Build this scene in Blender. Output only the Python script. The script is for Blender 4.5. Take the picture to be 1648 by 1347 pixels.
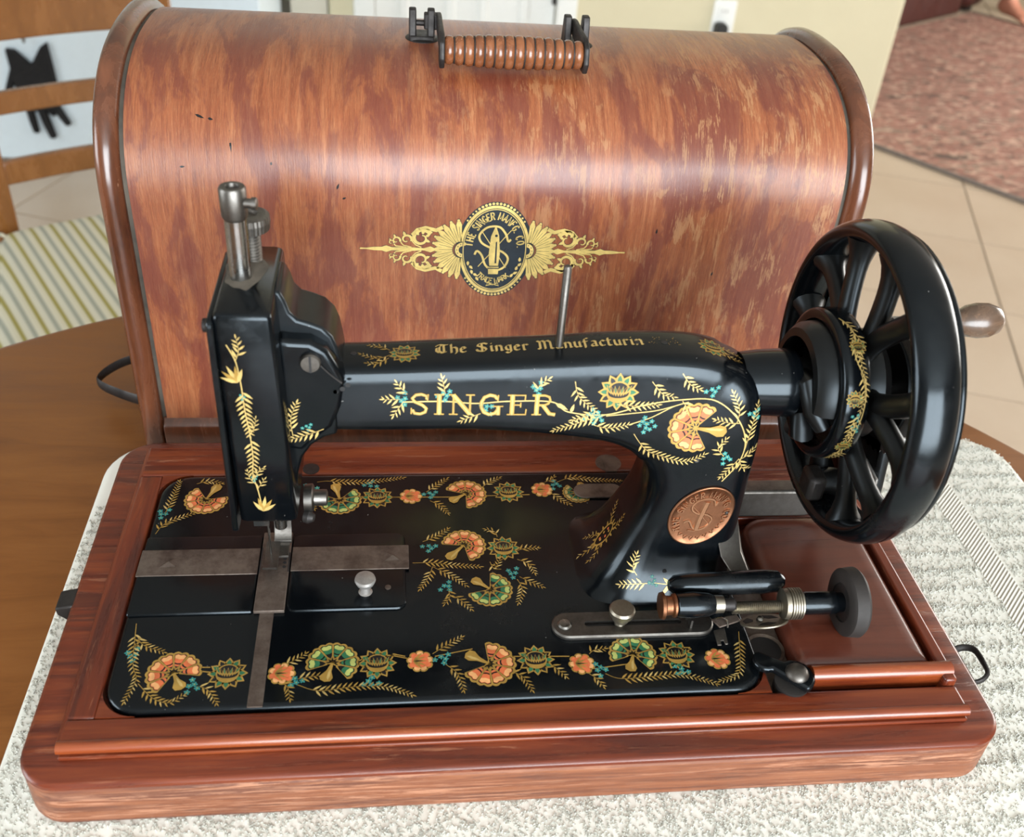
import bpy, bmesh, math, random
import numpy as np
from mathutils import Vector, Matrix
from mathutils.bvhtree import BVHTree

random.seed(7)
rng = np.random.default_rng(7)
scene = bpy.context.scene
COL = scene.collection
for o in list(bpy.data.objects):
    bpy.data.objects.remove(o)
S = 0.01                       # all measures below are centimetres; the scene is in metres
PI = math.pi
TABLE_Z, FLOOR_Z = -4.3, -79.3  # the machine's bed top is z = 0

# ------------------------------------------------------------------ camera
cam_d = bpy.data.cameras.new('camera')
cam = bpy.data.objects.new('camera', cam_d)
COL.objects.link(cam)
cam.location = (-2.562 * S, -37.433 * S, 37.973 * S)
cam.rotation_euler = [math.radians(a) for a in (53.626, -3.988, -5.737)]
cam_d.sensor_width = 36
cam_d.sensor_fit = 'HORIZONTAL'
cam_d.lens = 1590.47 / 1648 * 36
cam_d.clip_start = 0.02
cam_d.dof.use_dof = True
cam_d.dof.focus_distance = 0.54
cam_d.dof.aperture_fstop = 11
scene.camera = cam

# ------------------------------------------------------------------ world, windows' daylight, exposure
world = bpy.data.worlds.new('world')
scene.world = world
world.use_nodes = True
bg = world.node_tree.nodes['Background']
bg.inputs[0].default_value = (0.86, 0.93, 1.0, 1)
bg.inputs[1].default_value = 1.2


def window_light(name, loc, rot, sx, sy, power, color):
    d = bpy.data.lights.new(name, 'AREA')
    d.shape = 'RECTANGLE'
    d.size, d.size_y = sx * S, sy * S
    d.energy = power
    d.color = color
    o = bpy.data.objects.new(name, d)
    o.location = [c * S for c in loc]
    o.rotation_euler = [math.radians(a) for a in rot]
    COL.objects.link(o)
    return o


DAY = (0.90, 0.96, 1.0)
window_light('daylight_patio_door', (70, -262, 62), (90, 0, 0), 230, 180, 118, DAY)
window_light('daylight_side_window', (-298, -60, 60), (90, 0, -90), 160, 120, 26, DAY)
window_light('daylight_living_room', (478, 250, 50), (90, 0, 90), 260, 180, 100, (1.0, 0.94, 0.86))
vs = scene.view_settings
vs.view_transform = 'Standard'
vs.look = 'None'
vs.gamma = 1
vs.use_curve_mapping = False
vs.exposure = 0.66
scene.cycles.use_denoising = True
scene.cycles.max_bounces = 5
scene.cycles.adaptive_threshold = 0.035
scene.cycles.sample_clamp_indirect = 6

# ------------------------------------------------------------------ materials
MATS = {}


class NT:
    def __init__(self, name):
        self.m = bpy.data.materials.new(name)
        self.m.use_nodes = True
        self.t = self.m.node_tree
        self.p = self.t.nodes['Principled BSDF']
        MATS[name] = self.m

    def n(self, typ, **kw):
        nd = self.t.nodes.new(typ)
        for k, v in kw.items():
            if k.startswith('i_'):
                k = k[2:]
                nd.inputs[int(k) if k.isdigit() else k.replace('_', ' ')].default_value = v
            else:
                setattr(nd, k, v)
        return nd

    def l(self, a, b):
        self.t.links.new(a, b)

    def coord(self, scale=(1, 1, 1), uv=False, rot=(0, 0, 0)):
        c = self.n('ShaderNodeTexCoord')
        mp = self.n('ShaderNodeMapping')
        mp.inputs['Scale'].default_value = scale
        mp.inputs['Rotation'].default_value = rot
        self.l(c.outputs['UV' if uv else 'Object'], mp.inputs['Vector'])
        return mp.outputs[0]

    def noise(self, vec, scale=5, detail=4, rough=.55, dist=0):
        nd = self.n('ShaderNodeTexNoise')
        nd.inputs['Scale'].default_value = scale
        nd.inputs['Detail'].default_value = detail
        nd.inputs['Roughness'].default_value = rough
        nd.inputs['Distortion'].default_value = dist
        self.l(vec, nd.inputs['Vector'])
        return nd.outputs['Fac']

    def ramp(self, fac, stops, interp='LINEAR'):
        nd = self.n('ShaderNodeValToRGB')
        cr = nd.color_ramp
        cr.interpolation = interp
        while len(cr.elements) < len(stops):
            cr.elements.new(0.5)
        for e, (p, c) in zip(cr.elements, stops):
            e.position = p
            e.color = (*c, 1) if not isinstance(c, (int, float)) else (c, c, c, 1)
        self.l(fac, nd.inputs[0])
        return nd.outputs[0]

    def mix(self, fac, a, b, blend='MIX'):
        nd = self.n('ShaderNodeMix', data_type='RGBA', blend_type=blend)
        for src, i in ((fac, 0), (a, 6), (b, 7)):
            if isinstance(src, (int, float)):
                nd.inputs[i].default_value = src
            elif isinstance(src, tuple):
                nd.inputs[i].default_value = (*src, 1)
            else:
                self.l(src, nd.inputs[i])
        return nd.outputs[2]

    def math(self, op, a, b=0.5):
        nd = self.n('ShaderNodeMath', operation=op)
        for src, i in ((a, 0), (b, 1)):
            if isinstance(src, (int, float)):
                nd.inputs[i].default_value = src
            else:
                self.l(src, nd.inputs[i])
        return nd.outputs[0]

    def col(self, c):
        if isinstance(c, tuple):
            self.p.inputs['Base Color'].default_value = (*c, 1)
        else:
            self.l(c, self.p.inputs['Base Color'])

    def set(self, **kw):
        for k, v in kw.items():
            i = self.p.inputs[k.replace('_', ' ')]
            if isinstance(v, (int, float, tuple)):
                i.default_value = v
            else:
                self.l(v, i)
        return self

    def bump(self, h, strength=.3, dist=.001):
        b = self.n('ShaderNodeBump')
        b.inputs['Strength'].default_value = strength
        b.inputs['Distance'].default_value = dist
        self.l(h, b.inputs['Height'])
        self.l(b.outputs[0], self.p.inputs['Normal'])


def plain(name, c, rough=.5, metal=0.0, var=.12, nscale=60, coat=0, bump=0, spec=.5):
    m = NT(name)
    v = m.coord()
    n = m.noise(v, nscale, 5, .6)
    dark = tuple(max(0, x * (1 - var)) for x in c)
    lite = tuple(min(1, x * (1 + var)) for x in c)
    m.col(m.ramp(n, [(.3, dark), (.7, lite)]))
    m.set(Roughness=m.ramp(m.noise(v, nscale * .4, 4), [(.3, rough * .85), (.7, min(1, rough * 1.15))]), Metallic=metal)
    m.p.inputs['Coat Weight'].default_value = coat
    m.p.inputs['Coat Roughness'].default_value = .08
    m.p.inputs['Specular IOR Level'].default_value = spec
    if bump:
        m.bump(n, bump, .0006)
    return m.m


def wood(name, dark, mid, lite, worn, stretch=(3, 40, 40), uv=False, rough=.38, patch=3.0, wear=.62, coat=.25, stain=None, rot=(0, 0, 0), stainpos=(.52, .6), fleck=None):
    """long-grained wood: streaks along the unstretched axis, large tone patches, worn flecks"""
    m = NT(name)
    v = m.coord(stretch, uv, rot)
    g = m.noise(v, 1.0, 8, .65, .6)
    base = m.ramp(g, [(.28, dark), (.5, mid), (.74, lite)])
    v2 = m.coord(tuple(s * .22 for s in stretch), uv, rot)
    pt = m.noise(v2, patch, 6, .62, .8)
    if stain:
        base = m.mix(m.ramp(pt, [(stainpos[0], 0.0), (stainpos[1], 1.0)]), base, m.mix(.35, stain, base))
    fl = m.noise(m.coord(tuple(s * (fleck or 1.7) for s in stretch), uv, rot), 1.6, 7, .75, .3)
    big = m.noise(m.coord(tuple(s * .12 for s in stretch), uv, rot), patch * 1.3, 4, .6)
    w = m.math('MULTIPLY', m.ramp(fl, [(wear, 0.0), (wear + .06, 1.0)]), m.ramp(big, [(.42, .05), (.62, 1.0)]))
    base = m.mix(m.math('MULTIPLY', w, .75), base, worn)
    m.col(base)
    m.set(Roughness=m.math('ADD', m.ramp(g, [(.3, rough - .07), (.7, rough + .07)]), m.math('MULTIPLY', w, .22)))
    m.p.inputs['Coat Weight'].default_value = coat
    m.p.inputs['Coat Roughness'].default_value = .18
    m.bump(m.math('ADD', g, m.math('MULTIPLY', w, -.5)), .25, .0006)
    return m.m


# worn French-polished mahogany of the machine's base, and the bent veneer of its lid
wood('base_wood', (.060, .010, .005), (.150, .026, .008), (.250, .058, .014), (.33, .13, .065), (9, 130, 130), rough=.31, wear=.575, stain=(.050, .012, .008), coat=.12)
wood('base_wood_cross', (.060, .010, .005), (.150, .026, .008), (.250, .058, .014), (.33, .13, .065), (130, 9, 130), rough=.31, wear=.575, stain=(.050, .012, .008), coat=.12)
wood('base_side_wood', (.085, .026, .014), (.20, .064, .028), (.29, .105, .045), (.50, .24, .14), (12, 130, 260), rough=.5, wear=.50, stain=(.10, .034, .022), coat=.1)
wood('bead_wood', (.095, .015, .006), (.22, .042, .011), (.33, .085, .018), (.45, .20, .10), (10, 120, 120), rough=.24, wear=.66, coat=.5)
wood('panel_wood', (.060, .015, .009), (.105, .026, .014), (.14, .036, .018), (.50, .28, .18), (9, 70, 70), rough=.33, wear=.72, rot=(0, 0, .2))
wood('lid_veneer', (.235, .085, .034), (.355, .148, .060), (.43, .20, .088), (.55, .36, .19), (1.05, .085, 1), uv=True, rough=.36, patch=.9, wear=.57, coat=.3, stain=(.20, .048, .030), stainpos=(.50, .60), fleck=1.9)
wood('lid_frame_wood', (.045, .015, .008), (.105, .033, .014), (.18, .060, .026), (.42, .22, .12), (60, 40, 12), rough=.26, wear=.68, coat=.5)
wood('table_wood', (.17, .058, .012), (.23, .083, .018), (.28, .108, .026), (.30, .14, .05), (9, 55, 55), rough=.36, wear=.85, coat=.0, rot=(0, 0, .9))
MATS['table_wood'].node_tree.nodes['Principled BSDF'].inputs['Specular IOR Level'].default_value = .3
wood('chair_wood', (.16, .058, .013), (.22, .084, .020), (.29, .12, .034), (.45, .25, .13), (30, 30, 8), rough=.27, wear=.85, coat=.5)
wood('knob_wood', (.045, .028, .02), (.095, .058, .038), (.19, .105, .058), (.50, .26, .13), (60, 60, 60), rough=.26, wear=.57, coat=.3)
wood('grip_wood', (.10, .032, .013), (.20, .066, .024), (.30, .11, .040), (.48, .23, .11), (90, 60, 60), rough=.27, wear=.62, coat=.4)


def japan(name, c=(.0042, .0050, .0058), rough=.16, dust=.30):
    """black stoved enamel with a film of dust"""
    m = NT(name)
    v = m.coord((1, 1, 1))
    d = m.noise(v, 45, 7, .68)
    d2 = m.noise(v, 9, 4, .6)
    k = m.math('MULTIPLY', m.ramp(d, [(.45, 0.0), (.75, 1.0)]), m.ramp(d2, [(.42, 0.0), (.7, 1.0)]))
    sp = m.ramp(m.noise(v, 420, 2, .5), [(.775, 0.0), (.80, 1.0)])
    c1 = m.mix(m.math('MULTIPLY', k, dust), c, (.060, .060, .056))
    m.col(m.mix(m.math('MULTIPLY', sp, .6), c1, (.30, .29, .27)))
    m.set(Roughness=m.math('ADD', rough, m.math('MULTIPLY', k, .32)))
    m.p.inputs['Specular IOR Level'].default_value = .36
    m.p.inputs['Specular Tint'].default_value = (.80, .92, 1.0, 1)
    m.bump(m.noise(v, 130, 3), .05, .0006)
    return m.m


japan('enamel', (.0020, .0027, .0036), .17, .14)
japan('enamel_dusty', (.005, .006, .007), .28, .5)
japan('enamel_dull', (.0045, .0043, .0042), .34, .22)


def steel(name, c, c2, rough=.34, nscale=55, metal=1.0):
    m = NT(name)
    v = m.coord((1, 1, 1))
    a = m.noise(v, nscale, 7, .7)
    m.col(m.ramp(a, [(.35, c2), (.62, c)]))
    m.set(Roughness=m.ramp(a, [(.3, min(1, rough + .25)), (.65, rough)]), Metallic=metal)
    m.bump(m.noise(v, nscale * 5, 3), .12, .0004)
    return m.m


steel('bright_steel', (.36, .36, .35), (.21, .20, .18), .15)
steel('grey_steel', (.19, .18, .165), (.095, .085, .075), .34)
steel('rusty_steel', (.185, .150, .125), (.080, .054, .043), .46, 70, .7)
steel('pale_steel', (.44, .43, .41), (.30, .28, .26), .42, 90, .7)
steel('dark_iron', (.045, .041, .039), (.022, .019, .018), .40, 60, .6)
steel('nickel', (.42, .39, .32), (.27, .235, .18), .30)
steel('copper', (.27, .125, .066), (.15, .064, .034), .36, 90)
steel('copper_light', (.46, .25, .145), (.32, .155, .080), .30, 90)
plain('rubber', (.020, .016, .014), .62, var=.35, bump=.3)
plain('dust_felt', (.095, .080, .062), .95, var=.35, nscale=90)

GOLD = ['gold', 'orange', 'peach', 'green', 'pale_green', 'teal', 'decal_black', 'navy', 'brass_print', 'pale_gold']
for nm, c, r, mt in (('gold', (.44, .27, .060), .36, .35), ('orange', (.62, .145, .050), .5, 0), ('peach', (.72, .36, .14), .5, 0),
                     ('green', (.022, .135, .060), .5, 0), ('pale_green', (.42, .46, .13), .5, 0), ('teal', (.030, .24, .23), .5, 0),
                     ('decal_black', (.006, .007, .008), .3, 0), ('navy', (.010, .018, .026), .32, 0), ('brass_print', (.70, .52, .17), .42, .15),
                     ('pale_gold', (.60, .43, .15), .38, .3)):
    plain(nm, c, r, mt, var=.22, nscale=160)

plain('wall_paint', (.62, .57, .40), .85, var=.02, nscale=8)
plain('wall_shade_grey', (.60, .57, .48), .85, var=.02, nscale=8)  # same wall as wall_paint, the recess's shade put into the colour as grey
plain('door_paint', (.78, .80, .78), .45, var=.02)
plain('room_paint', (.36, .33, .27), .9, var=.02)
plain('ceiling_paint', (.46, .45, .43), .9, var=.02)
plain('white_lacquer', (.70, .81, .88), .35, var=.02)
plain('grout', (.36, .31, .25), .9, var=.1)
plain('outlet_plastic', (.80, .82, .80), .4, var=.02)
plain('black_plastic', (.012, .012, .013), .5, var=.1)
plain('glove_knit', (.008, .008, .009), .95, var=.5, nscale=300, bump=.4)
plain('sofa_leather', (.050, .011, .008), .45, var=.25, nscale=30, bump=.15)
plain('skin', (.52, .23, .15), .55, var=.10, nscale=25)
plain('dark_cloth', (.030, .030, .038), .9, var=.3, nscale=300)
plain('blue_cloth', (.050, .065, .10), .9, var=.3, nscale=300)
plain('hair', (.018, .012, .009), .6, var=.4, nscale=200)
plain('lining', (.10, .06, .04), .9)

m = NT('tile_ceramic')
v = m.coord()
m.col(m.mix(m.ramp(m.noise(v, 3.5, 5), [(.3, 0.0), (.7, 1.0)]), (.52, .405, .30), (.58, .47, .36)))
m.set(Roughness=.34)
m = NT('rug_wool')
v = m.coord((1, 2.4, 1))
a = m.noise(v, 9, 3, .7, 1.0)
b = m.noise(v, 26, 2, .6, .3)
c = m.ramp(a, [(.38, (.12, .080, .062)), (.47, (.28, .130, .098)), (.55, (.36, .175, .130)), (.62, (.21, .155, .115))])
m.col(m.mix(m.ramp(b, [(.54, 0.0), (.64, .9)]), c, (.60, .40, .30)))
m.set(Roughness=.95)
m.bump(b, .6, .004)
m = NT('cushion_stripe')
v = m.coord((1, 1, 1))
sx = m.n('ShaderNodeSeparateXYZ')
m.l(v, sx.inputs[0])
fr = m.math('FRACT', m.math('MULTIPLY', m.math('ADD', sx.outputs[0], 1.0), 1 / .029))
cs = m.ramp(fr, [(0, (.66, .63, .47)), (.12, (.66, .63, .47)), (.20, (.34, .30, .075)), (.30, (.34, .30, .075)), (.40, (.68, .66, .52)),
                 (.60, (.66, .65, .53)), (.70, (.36, .38, .31)), (.80, (.36, .38, .31)), (.90, (.68, .66, .52))])
m.col(cs)
m.set(Roughness=.9)
m.bump(m.noise(v, 700, 2), .3, .001)


def towel_mat(name, lift):
    m = NT(name)
    v = m.coord()
    n1 = m.noise(v, 14, 5, .7)
    s1 = m.ramp(m.noise(v, 26, 6, .7), [(.64, 0.0), (.80, .45)])
    base = m.ramp(n1, [(.3, tuple(x * .93 for x in lift)), (.7, lift)])
    m.col(m.mix(s1, base, (.42, .32, .20)))
    m.set(Roughness=.95)
    m.p.inputs['Sheen Weight'].default_value = .2
    return m


tm = towel_mat('towel_cotton', (.88, .88, .80))
tm = towel_mat('towel_loop', (.92, .92, .84))
trn = tm.n('ShaderNodeBsdfTranslucent')
trn.inputs[0].default_value = (.92, .92, .84, 1)
mxs = tm.n('ShaderNodeMixShader')
mxs.inputs[0].default_value = .3
tm.l(tm.p.outputs[0], mxs.inputs[1])
tm.l(trn.outputs[0], mxs.inputs[2])
tm.l(mxs.outputs[0], tm.t.nodes['Material Output'].inputs[0])
m = NT('towel_dobby')
v = m.coord((1, 1, 1), rot=(0, 0, .8))
w = m.n('ShaderNodeTexWave')
w.inputs['Scale'].default_value = 150
m.l(v, w.inputs['Vector'])
m.col(m.ramp(w.outputs['Fac'], [(.2, (.56, .55, .48)), (.7, (.82, .80, .72))]))
m.set(Roughness=.9)
m.bump(w.outputs['Fac'], .7, .001)


# ------------------------------------------------------------------ mesh helpers
class B:
    """collects geometry in world centimetres"""

    def __init__(self):
        self.v, self.f, self.mi, self.uv = [], [], [], None

    def add(self, vs_, fs, mi=0):
        o = len(self.v)
        self.v += [tuple(p) for p in vs_]
        self.f += [tuple(i + o for i in f) for f in fs]
        self.mi += [mi] * len(fs)
        return self

    def box(self, lo, hi, mi=0, mat=None):
        x0, y0, z0 = lo
        x1, y1, z1 = hi
        p = [(x0, y0, z0), (x1, y0, z0), (x1, y1, z0), (x0, y1, z0), (x0, y0, z1), (x1, y0, z1), (x1, y1, z1), (x0, y1, z1)]
        if mat:
            p = [mat @ Vector(q) for q in p]
        return self.add(p, [(0, 3, 2, 1), (4, 5, 6, 7), (0, 1, 5, 4), (1, 2, 6, 5), (2, 3, 7, 6), (3, 0, 4, 7)], mi)

    def rings(self, rs, cap0=True, cap1=True, mi=0, close=False):
        n = len(rs[0])
        vs_ = [p for r in rs for p in r]
        fs = []
        R = len(rs)
        for i in range(R if close else R - 1):
            a, b_ = i * n, ((i + 1) % R) * n
            for k in range(n):
                k2 = (k + 1) % n
                fs.append((a + k, a + k2, b_ + k2, b_ + k))
        if not close:
            if cap0:
                fs.append(tuple(range(n))[::-1])
            if cap1:
                fs.append(tuple((R - 1) * n + k for k in range(n)))
        return self.add(vs_, fs, mi)

    def lathe(self, prof, org, axis, n=28, mi=0, close=False):
        """prof: (distance along axis, radius)"""
        ax = Vector(axis).normalized()
        u = ax.orthogonal().normalized()
        w_ = ax.cross(u)
        org = Vector(org)
        rs = []
        for d, r in prof:
            r = max(r, 1e-3)
            rs.append([org + ax * d + (u * math.cos(2 * PI * k / n) + w_ * math.sin(2 * PI * k / n)) * r for k in range(n)])
        return self.rings(rs, mi=mi, close=close)

    def tube(self, path, rad, n=10, mi=0, closed=False, flat=None):
        pts = [Vector(p) for p in path]
        if not isinstance(rad, (list, tuple)):
            rad = [rad] * len(pts)
        rs = []
        up = None
        for i, p in enumerate(pts):
            a = pts[(i - 1) % len(pts)] if (i or closed) else pts[0]
            c = pts[(i + 1) % len(pts)] if (i < len(pts) - 1 or closed) else pts[-1]
            t = (c - a).normalized()
            if up is None:
                up = t.orthogonal().normalized() if flat is None else Vector(flat)
            s = t.cross(up).normalized()
            up = s.cross(t).normalized()
            r = rad[i]
            ra, rb = r if isinstance(r, tuple) else (r, r)
            rs.append([p + s * math.cos(2 * PI * k / n) * ra + up * math.sin(2 * PI * k / n) * rb for k in range(n)])
        return self.rings(rs, mi=mi, close=closed)

    def prism(self, poly, fn, h0, h1, mi=0):
        """poly in 2D, fn(u, v, h) -> point"""
        n = len(poly)
        vs_ = [fn(u, v_, h0) for u, v_ in poly] + [fn(u, v_, h1) for u, v_ in poly]
        fs = [tuple(range(n))[::-1], tuple(range(n, 2 * n))] + [(k, (k + 1) % n, n + (k + 1) % n, n + k) for k in range(n)]
        return self.add(vs_, fs, mi)


def tag(o, label=None, cat=None, group=None, kind=None):
    for k, v_ in (('label', label), ('category', cat), ('group', group), ('kind', kind)):
        if v_:
            o[k] = v_
    return o


WORLD = {}


def thing(name, loc, label, cat, group=None, rz=0):
    o = bpy.data.objects.new(name, None)
    COL.objects.link(o)
    o.empty_display_size = .02
    o.location = [c * S for c in loc]
    o.rotation_euler = (0, 0, rz)
    WORLD[o.name] = Matrix.Translation(o.location) @ Matrix.Rotation(rz, 4, 'Z')
    return tag(o, label, cat, group)


def obj(name, b_, mats, parent=None, bev=0, seg=2, smooth=True, sub=0, label=None, kind=None, angle=35, loc=None):
    me = bpy.data.meshes.new(name)
    inv = WORLD[parent.name].inverted() if parent else (Matrix.Translation(Vector(loc) * S).inverted() if loc else Matrix())
    me.from_pydata([inv @ (Vector(p) * S) for p in b_.v], [], b_.f)
    mats = mats if isinstance(mats, (list, tuple)) else [mats]
    for mm in mats:
        me.materials.append(MATS[mm])
    if len(mats) > 1:
        me.polygons.foreach_set('material_index', b_.mi)
    bm = bmesh.new()
    bm.from_mesh(me)
    if b_.uv is not None:
        bm.verts.ensure_lookup_table()
        lay = bm.loops.layers.uv.new('UVMap')
        for f in bm.faces:
            for lp in f.loops:
                lp[lay].uv = b_.uv[lp.vert.index]
    bmesh.ops.recalc_face_normals(bm, faces=bm.faces)
    bm.to_mesh(me)
    bm.free()
    o = bpy.data.objects.new(name, me)
    COL.objects.link(o)
    if parent:
        o.parent = parent
        WORLD[o.name] = WORLD[parent.name]
    else:
        WORLD[o.name] = inv.inverted()
        if loc:
            o.location = Vector(loc) * S
    if bev:
        md = o.modifiers.new('bevel', 'BEVEL')
        md.width = bev * S
        md.segments = seg
        md.limit_method = 'ANGLE'
        md.angle_limit = math.radians(40)
    if sub:
        md = o.modifiers.new('subdivision', 'SUBSURF')
        md.levels = md.render_levels = sub
    if smooth:
        me.shade_smooth()
        if not sub:
            me.set_sharp_from_angle(angle=math.radians(angle if not bev else 60))
    return tag(o, label, None, None, kind)


def rrect(x0, y0, x1, y1, r, n=6):
    out = []
    for cx, cy, a0 in ((x1 - r, y1 - r, 0), (x0 + r, y1 - r, 90), (x0 + r, y0 + r, 180), (x1 - r, y0 + r, 270)):
        for k in range(n + 1):
            a = math.radians(a0 + 90 * k / n)
            out.append((cx + r * math.cos(a), cy + r * math.sin(a)))
    return out


def XY(u, v_, h):
    return (u, v_, h)


def XZ(u, v_, h):
    return (u, h, v_)


def YZ(u, v_, h):
    return (h, u, v_)


def slab(poly_fn, levels):
    """stack of inset outlines: levels = (z, inset)"""
    b_ = B()
    rs = [[(u, v_, z) for u, v_ in poly_fn(ins)] for z, ins in levels]
    return b_.rings(rs)


def catmull(pts, n=6):
    P = [Vector(p) for p in pts]
    out = []
    for i in range(len(P) - 1):
        p0, p1, p2, p3 = P[max(i - 1, 0)], P[i], P[i + 1], P[min(i + 2, len(P) - 1)]
        for k in range(n):
            t = k / n
            out.append(.5 * ((2 * p1) + (p2 - p0) * t + (2 * p0 - 5 * p1 + 4 * p2 - p3) * t * t + (3 * p1 - p0 - 3 * p2 + p3) * t ** 3))
    out.append(P[-1])
    return out


# ================================================================== THE ROOM
fl = B().box((-312, -274, FLOOR_Z - 4), (492, 672, FLOOR_Z - .35))
floor = tag(obj('floor', fl, 'grout', smooth=False), kind='structure')
ta = math.radians(-20)
e1, e2 = Vector((math.cos(ta), math.sin(ta))), Vector((-math.sin(ta), math.cos(ta)))
TS = 42.0
og = Vector((150.5, 164.5))
tile_me = None
for i in range(-14, 12):
    for j in range(-10, 14):
        c = og + e1 * (i + .5) * TS + e2 * (j + .5) * TS
        if not (-285 < c.x < 462 and -25 < c.y < 640):
            continue
        if c.y > 320 and c.x < 130:
            continue
        if tile_me is None:
            h = TS / 2 - .3
            t = obj('tile', B().box((-h, -h, -1), (h, h, 0)), 'tile_ceramic', None, bev=.12)
            tile_me = t.data
        else:
            t = bpy.data.objects.new('tile', tile_me)
            COL.objects.link(t)
        t.parent = floor
        t.location = (c.x * S, c.y * S, FLOOR_Z * S)
        t.rotation_euler = (0, 0, ta)

CZ = 170
WY = 300


def struct(name, b_, mat, **kw):
    return tag(obj(name, b_, mat, smooth=False, **kw), kind='structure')


WB = FLOOR_Z - .5
w_ = B()
DX0, DX1, DTOP = -8.0, 52.5, 128
w_.box((-22, WY, WB), (DX0, WY + 12, CZ))
w_.box((DX1, WY, WB), (171, WY + 12, CZ))
w_.box((DX0, WY, DTOP), (DX1, WY + 12, CZ))
struct('wall_back', w_, 'wall_paint', bev=1.0)
struct('wall_recess', B().box((-310, 338, WB), (-22, 348, CZ)).box((-34, WY + 1, WB), (-22.5, 339, CZ)), 'wall_shade_grey')
struct('wall_far', B().box((-22, 660, WB), (480, 670, CZ)), 'wall_paint')
struct('wall_left', B().box((-310, -262, WB), (-300, -150, CZ)).box((-310, 30, WB), (-300, 348, CZ))
       .box((-310, -150, WB), (-300, 30, -10)).box((-310, -150, 125), (-300, 30, CZ)), 'room_paint')
struct('wall_right', B().box((480, -262, WB), (490, 115, CZ)).box((480, 385, WB), (490, 670, CZ))
       .box((480, 115, WB), (490, 385, -45)).box((480, 115, 145), (490, 385, CZ)), 'room_paint')
struct('wall_front', B().box((-310, -272, WB), (-50, -262, CZ)).box((190, -272, WB), (490, -262, CZ)).box((-50, -272, 155), (190, -262, CZ))
       .box((-50, -272, WB), (190, -262, -30)), 'room_paint')
struct('ceiling', B().box((-310, -272, CZ), (490, 670, CZ + 8)), 'ceiling_paint')
for k, (x0, x1) in enumerate(((-22, DX0 - 6), (DX1 + 6, 160))):
    struct('baseboard_%s' % ('left', 'right')[k], B().box((x0, WY - 1.3, FLOOR_Z), (x1, WY, FLOOR_Z + 9)), 'door_paint', bev=.3)
# door and its casing
dr = B().box((DX0 + .8, WY + 2.5, FLOOR_Z + .8), (DX1 - .8, WY + 6, DTOP - .6))
door = tag(obj('door_1', dr, 'door_paint', smooth=False, bev=.2), kind='structure')
for (z0, z1) in ((FLOOR_Z + 18, -15), (0, 110)):
    for (x0, x1) in ((DX0 + 8, 19), (26, DX1 - 9)):
        f = B()
        f.rings([[(u, WY + 2.5, v_) for u, v_ in rrect(x0, z0, x1, z1, .3, 1)], [(u, WY + 1.7, v_) for u, v_ in rrect(x0 + 1, z0 + 1, x1 - 1, z1 - 1, .3, 1)],
                 [(u, WY + 1.7, v_) for u, v_ in rrect(x0 + 3, z0 + 3, x1 - 3, z1 - 3, .3, 1)], [(u, WY + 2.4, v_) for u, v_ in rrect(x0 + 4, z0 + 4, x1 - 4, z1 - 4, .3, 1)]], cap0=False)
        obj('door_panel', f, 'door_paint', door, smooth=False)
obj('door_hinge', B().box((DX1 - 1.9, WY + .9, -44), (DX1 - .5, WY + 2.6, -36)).lathe([(-44, .6), (-36, .6)], (DX1 - 1.2, WY + 1.2, 0), (0, 0, 1), 10), 'dark_iron', door)
hd = B().lathe([(0, 2.6), (.4, 2.6), (.5, 1), (3.5, 1), (3.8, 2.2), (5, 2.8), (6.2, 2.2), (6.6, .5)], (DX0 + 6, WY + 2.5, 18), (0, -1, 0), 20)
obj('door_knob', hd, 'nickel', door)
tr = B().box((DX0 - 6, WY - 1.6, FLOOR_Z), (DX0 + .6, WY + 2, DTOP + 6)).box((DX1 - .6, WY - 1.6, FLOOR_Z), (DX1 + 6, WY + 2, DTOP + 6)).box((DX0 + .6, WY - 1.6, DTOP - .6), (DX1 - .6, WY + 2, DTOP + 6))
tag(obj('trim_1', tr, 'door_paint', smooth=False, bev=.4), kind='structure')
# window frames behind the camera and at the sides
for nm, fn, (a0, a1, z0, z1) in (('window_1', lambda a, z, h: (a, -266 + h, z), (-50, 190, -30, 155)), ('window_2', lambda a, z, h: (-304 - h, a, z), (-150, 30, -10, 125)),
                                 ('window_3', lambda a, z, h: (484 + h, a, z), (115, 385, -45, 145))):
    f = B()
    am = (a0 + a1) / 2
    for p in ((a0, a0 + 5, z0, z1), (a1 - 5, a1, z0, z1), (am - 3, am + 3, z0 + 5, z1 - 5), (a0 + 5, a1 - 5, z0, z0 + 5), (a0 + 5, a1 - 5, z1 - 5, z1)):
        f.prism([(p[0], p[2]), (p[1], p[2]), (p[1], p[3]), (p[0], p[3])], fn, -2, 2)
    struct(nm, f, 'door_paint')

# ------------------------------------------------------------------ wall outlet with a black plug
ou = thing('wall_outlet', (108.5, WY, -45.5), 'white wall outlet plate with a black plug in its lower socket', 'outlet')
ou['label'] = 'white outlet plate on the pale yellow wall'
obj('cover_plate', B().prism(rrect(104.6, -51.5, 112.4, -39.5, .8, 3), XZ, WY - .7, WY), 'outlet_plastic', ou, bev=.2)
for zc in (-43, -48):
    so = obj('socket', B().prism(rrect(106.7, zc - 1.7, 110.3, zc + 1.7, 1.2, 4), XZ, WY - .95, WY - .5), 'outlet_plastic', ou)
    if zc == -43:
        for dx in (-.7, .7):
            obj('slot', B().box((108.5 + dx - .12, WY - 1.0, zc - .5), (108.5 + dx + .12, WY - .9, zc + .6)), 'black_plastic', so, smooth=False)
pl = thing('power_plug', (107.5, WY - .95, -48.6), 'black power plug with trailing cord in the wall outlet', 'plug')
obj('plug_body', B().prism(rrect(105.4, -51.4, 109.6, -46.2, 1.5, 4), XZ, WY - 5, WY - .95), 'black_plastic', pl, bev=.4)
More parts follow.
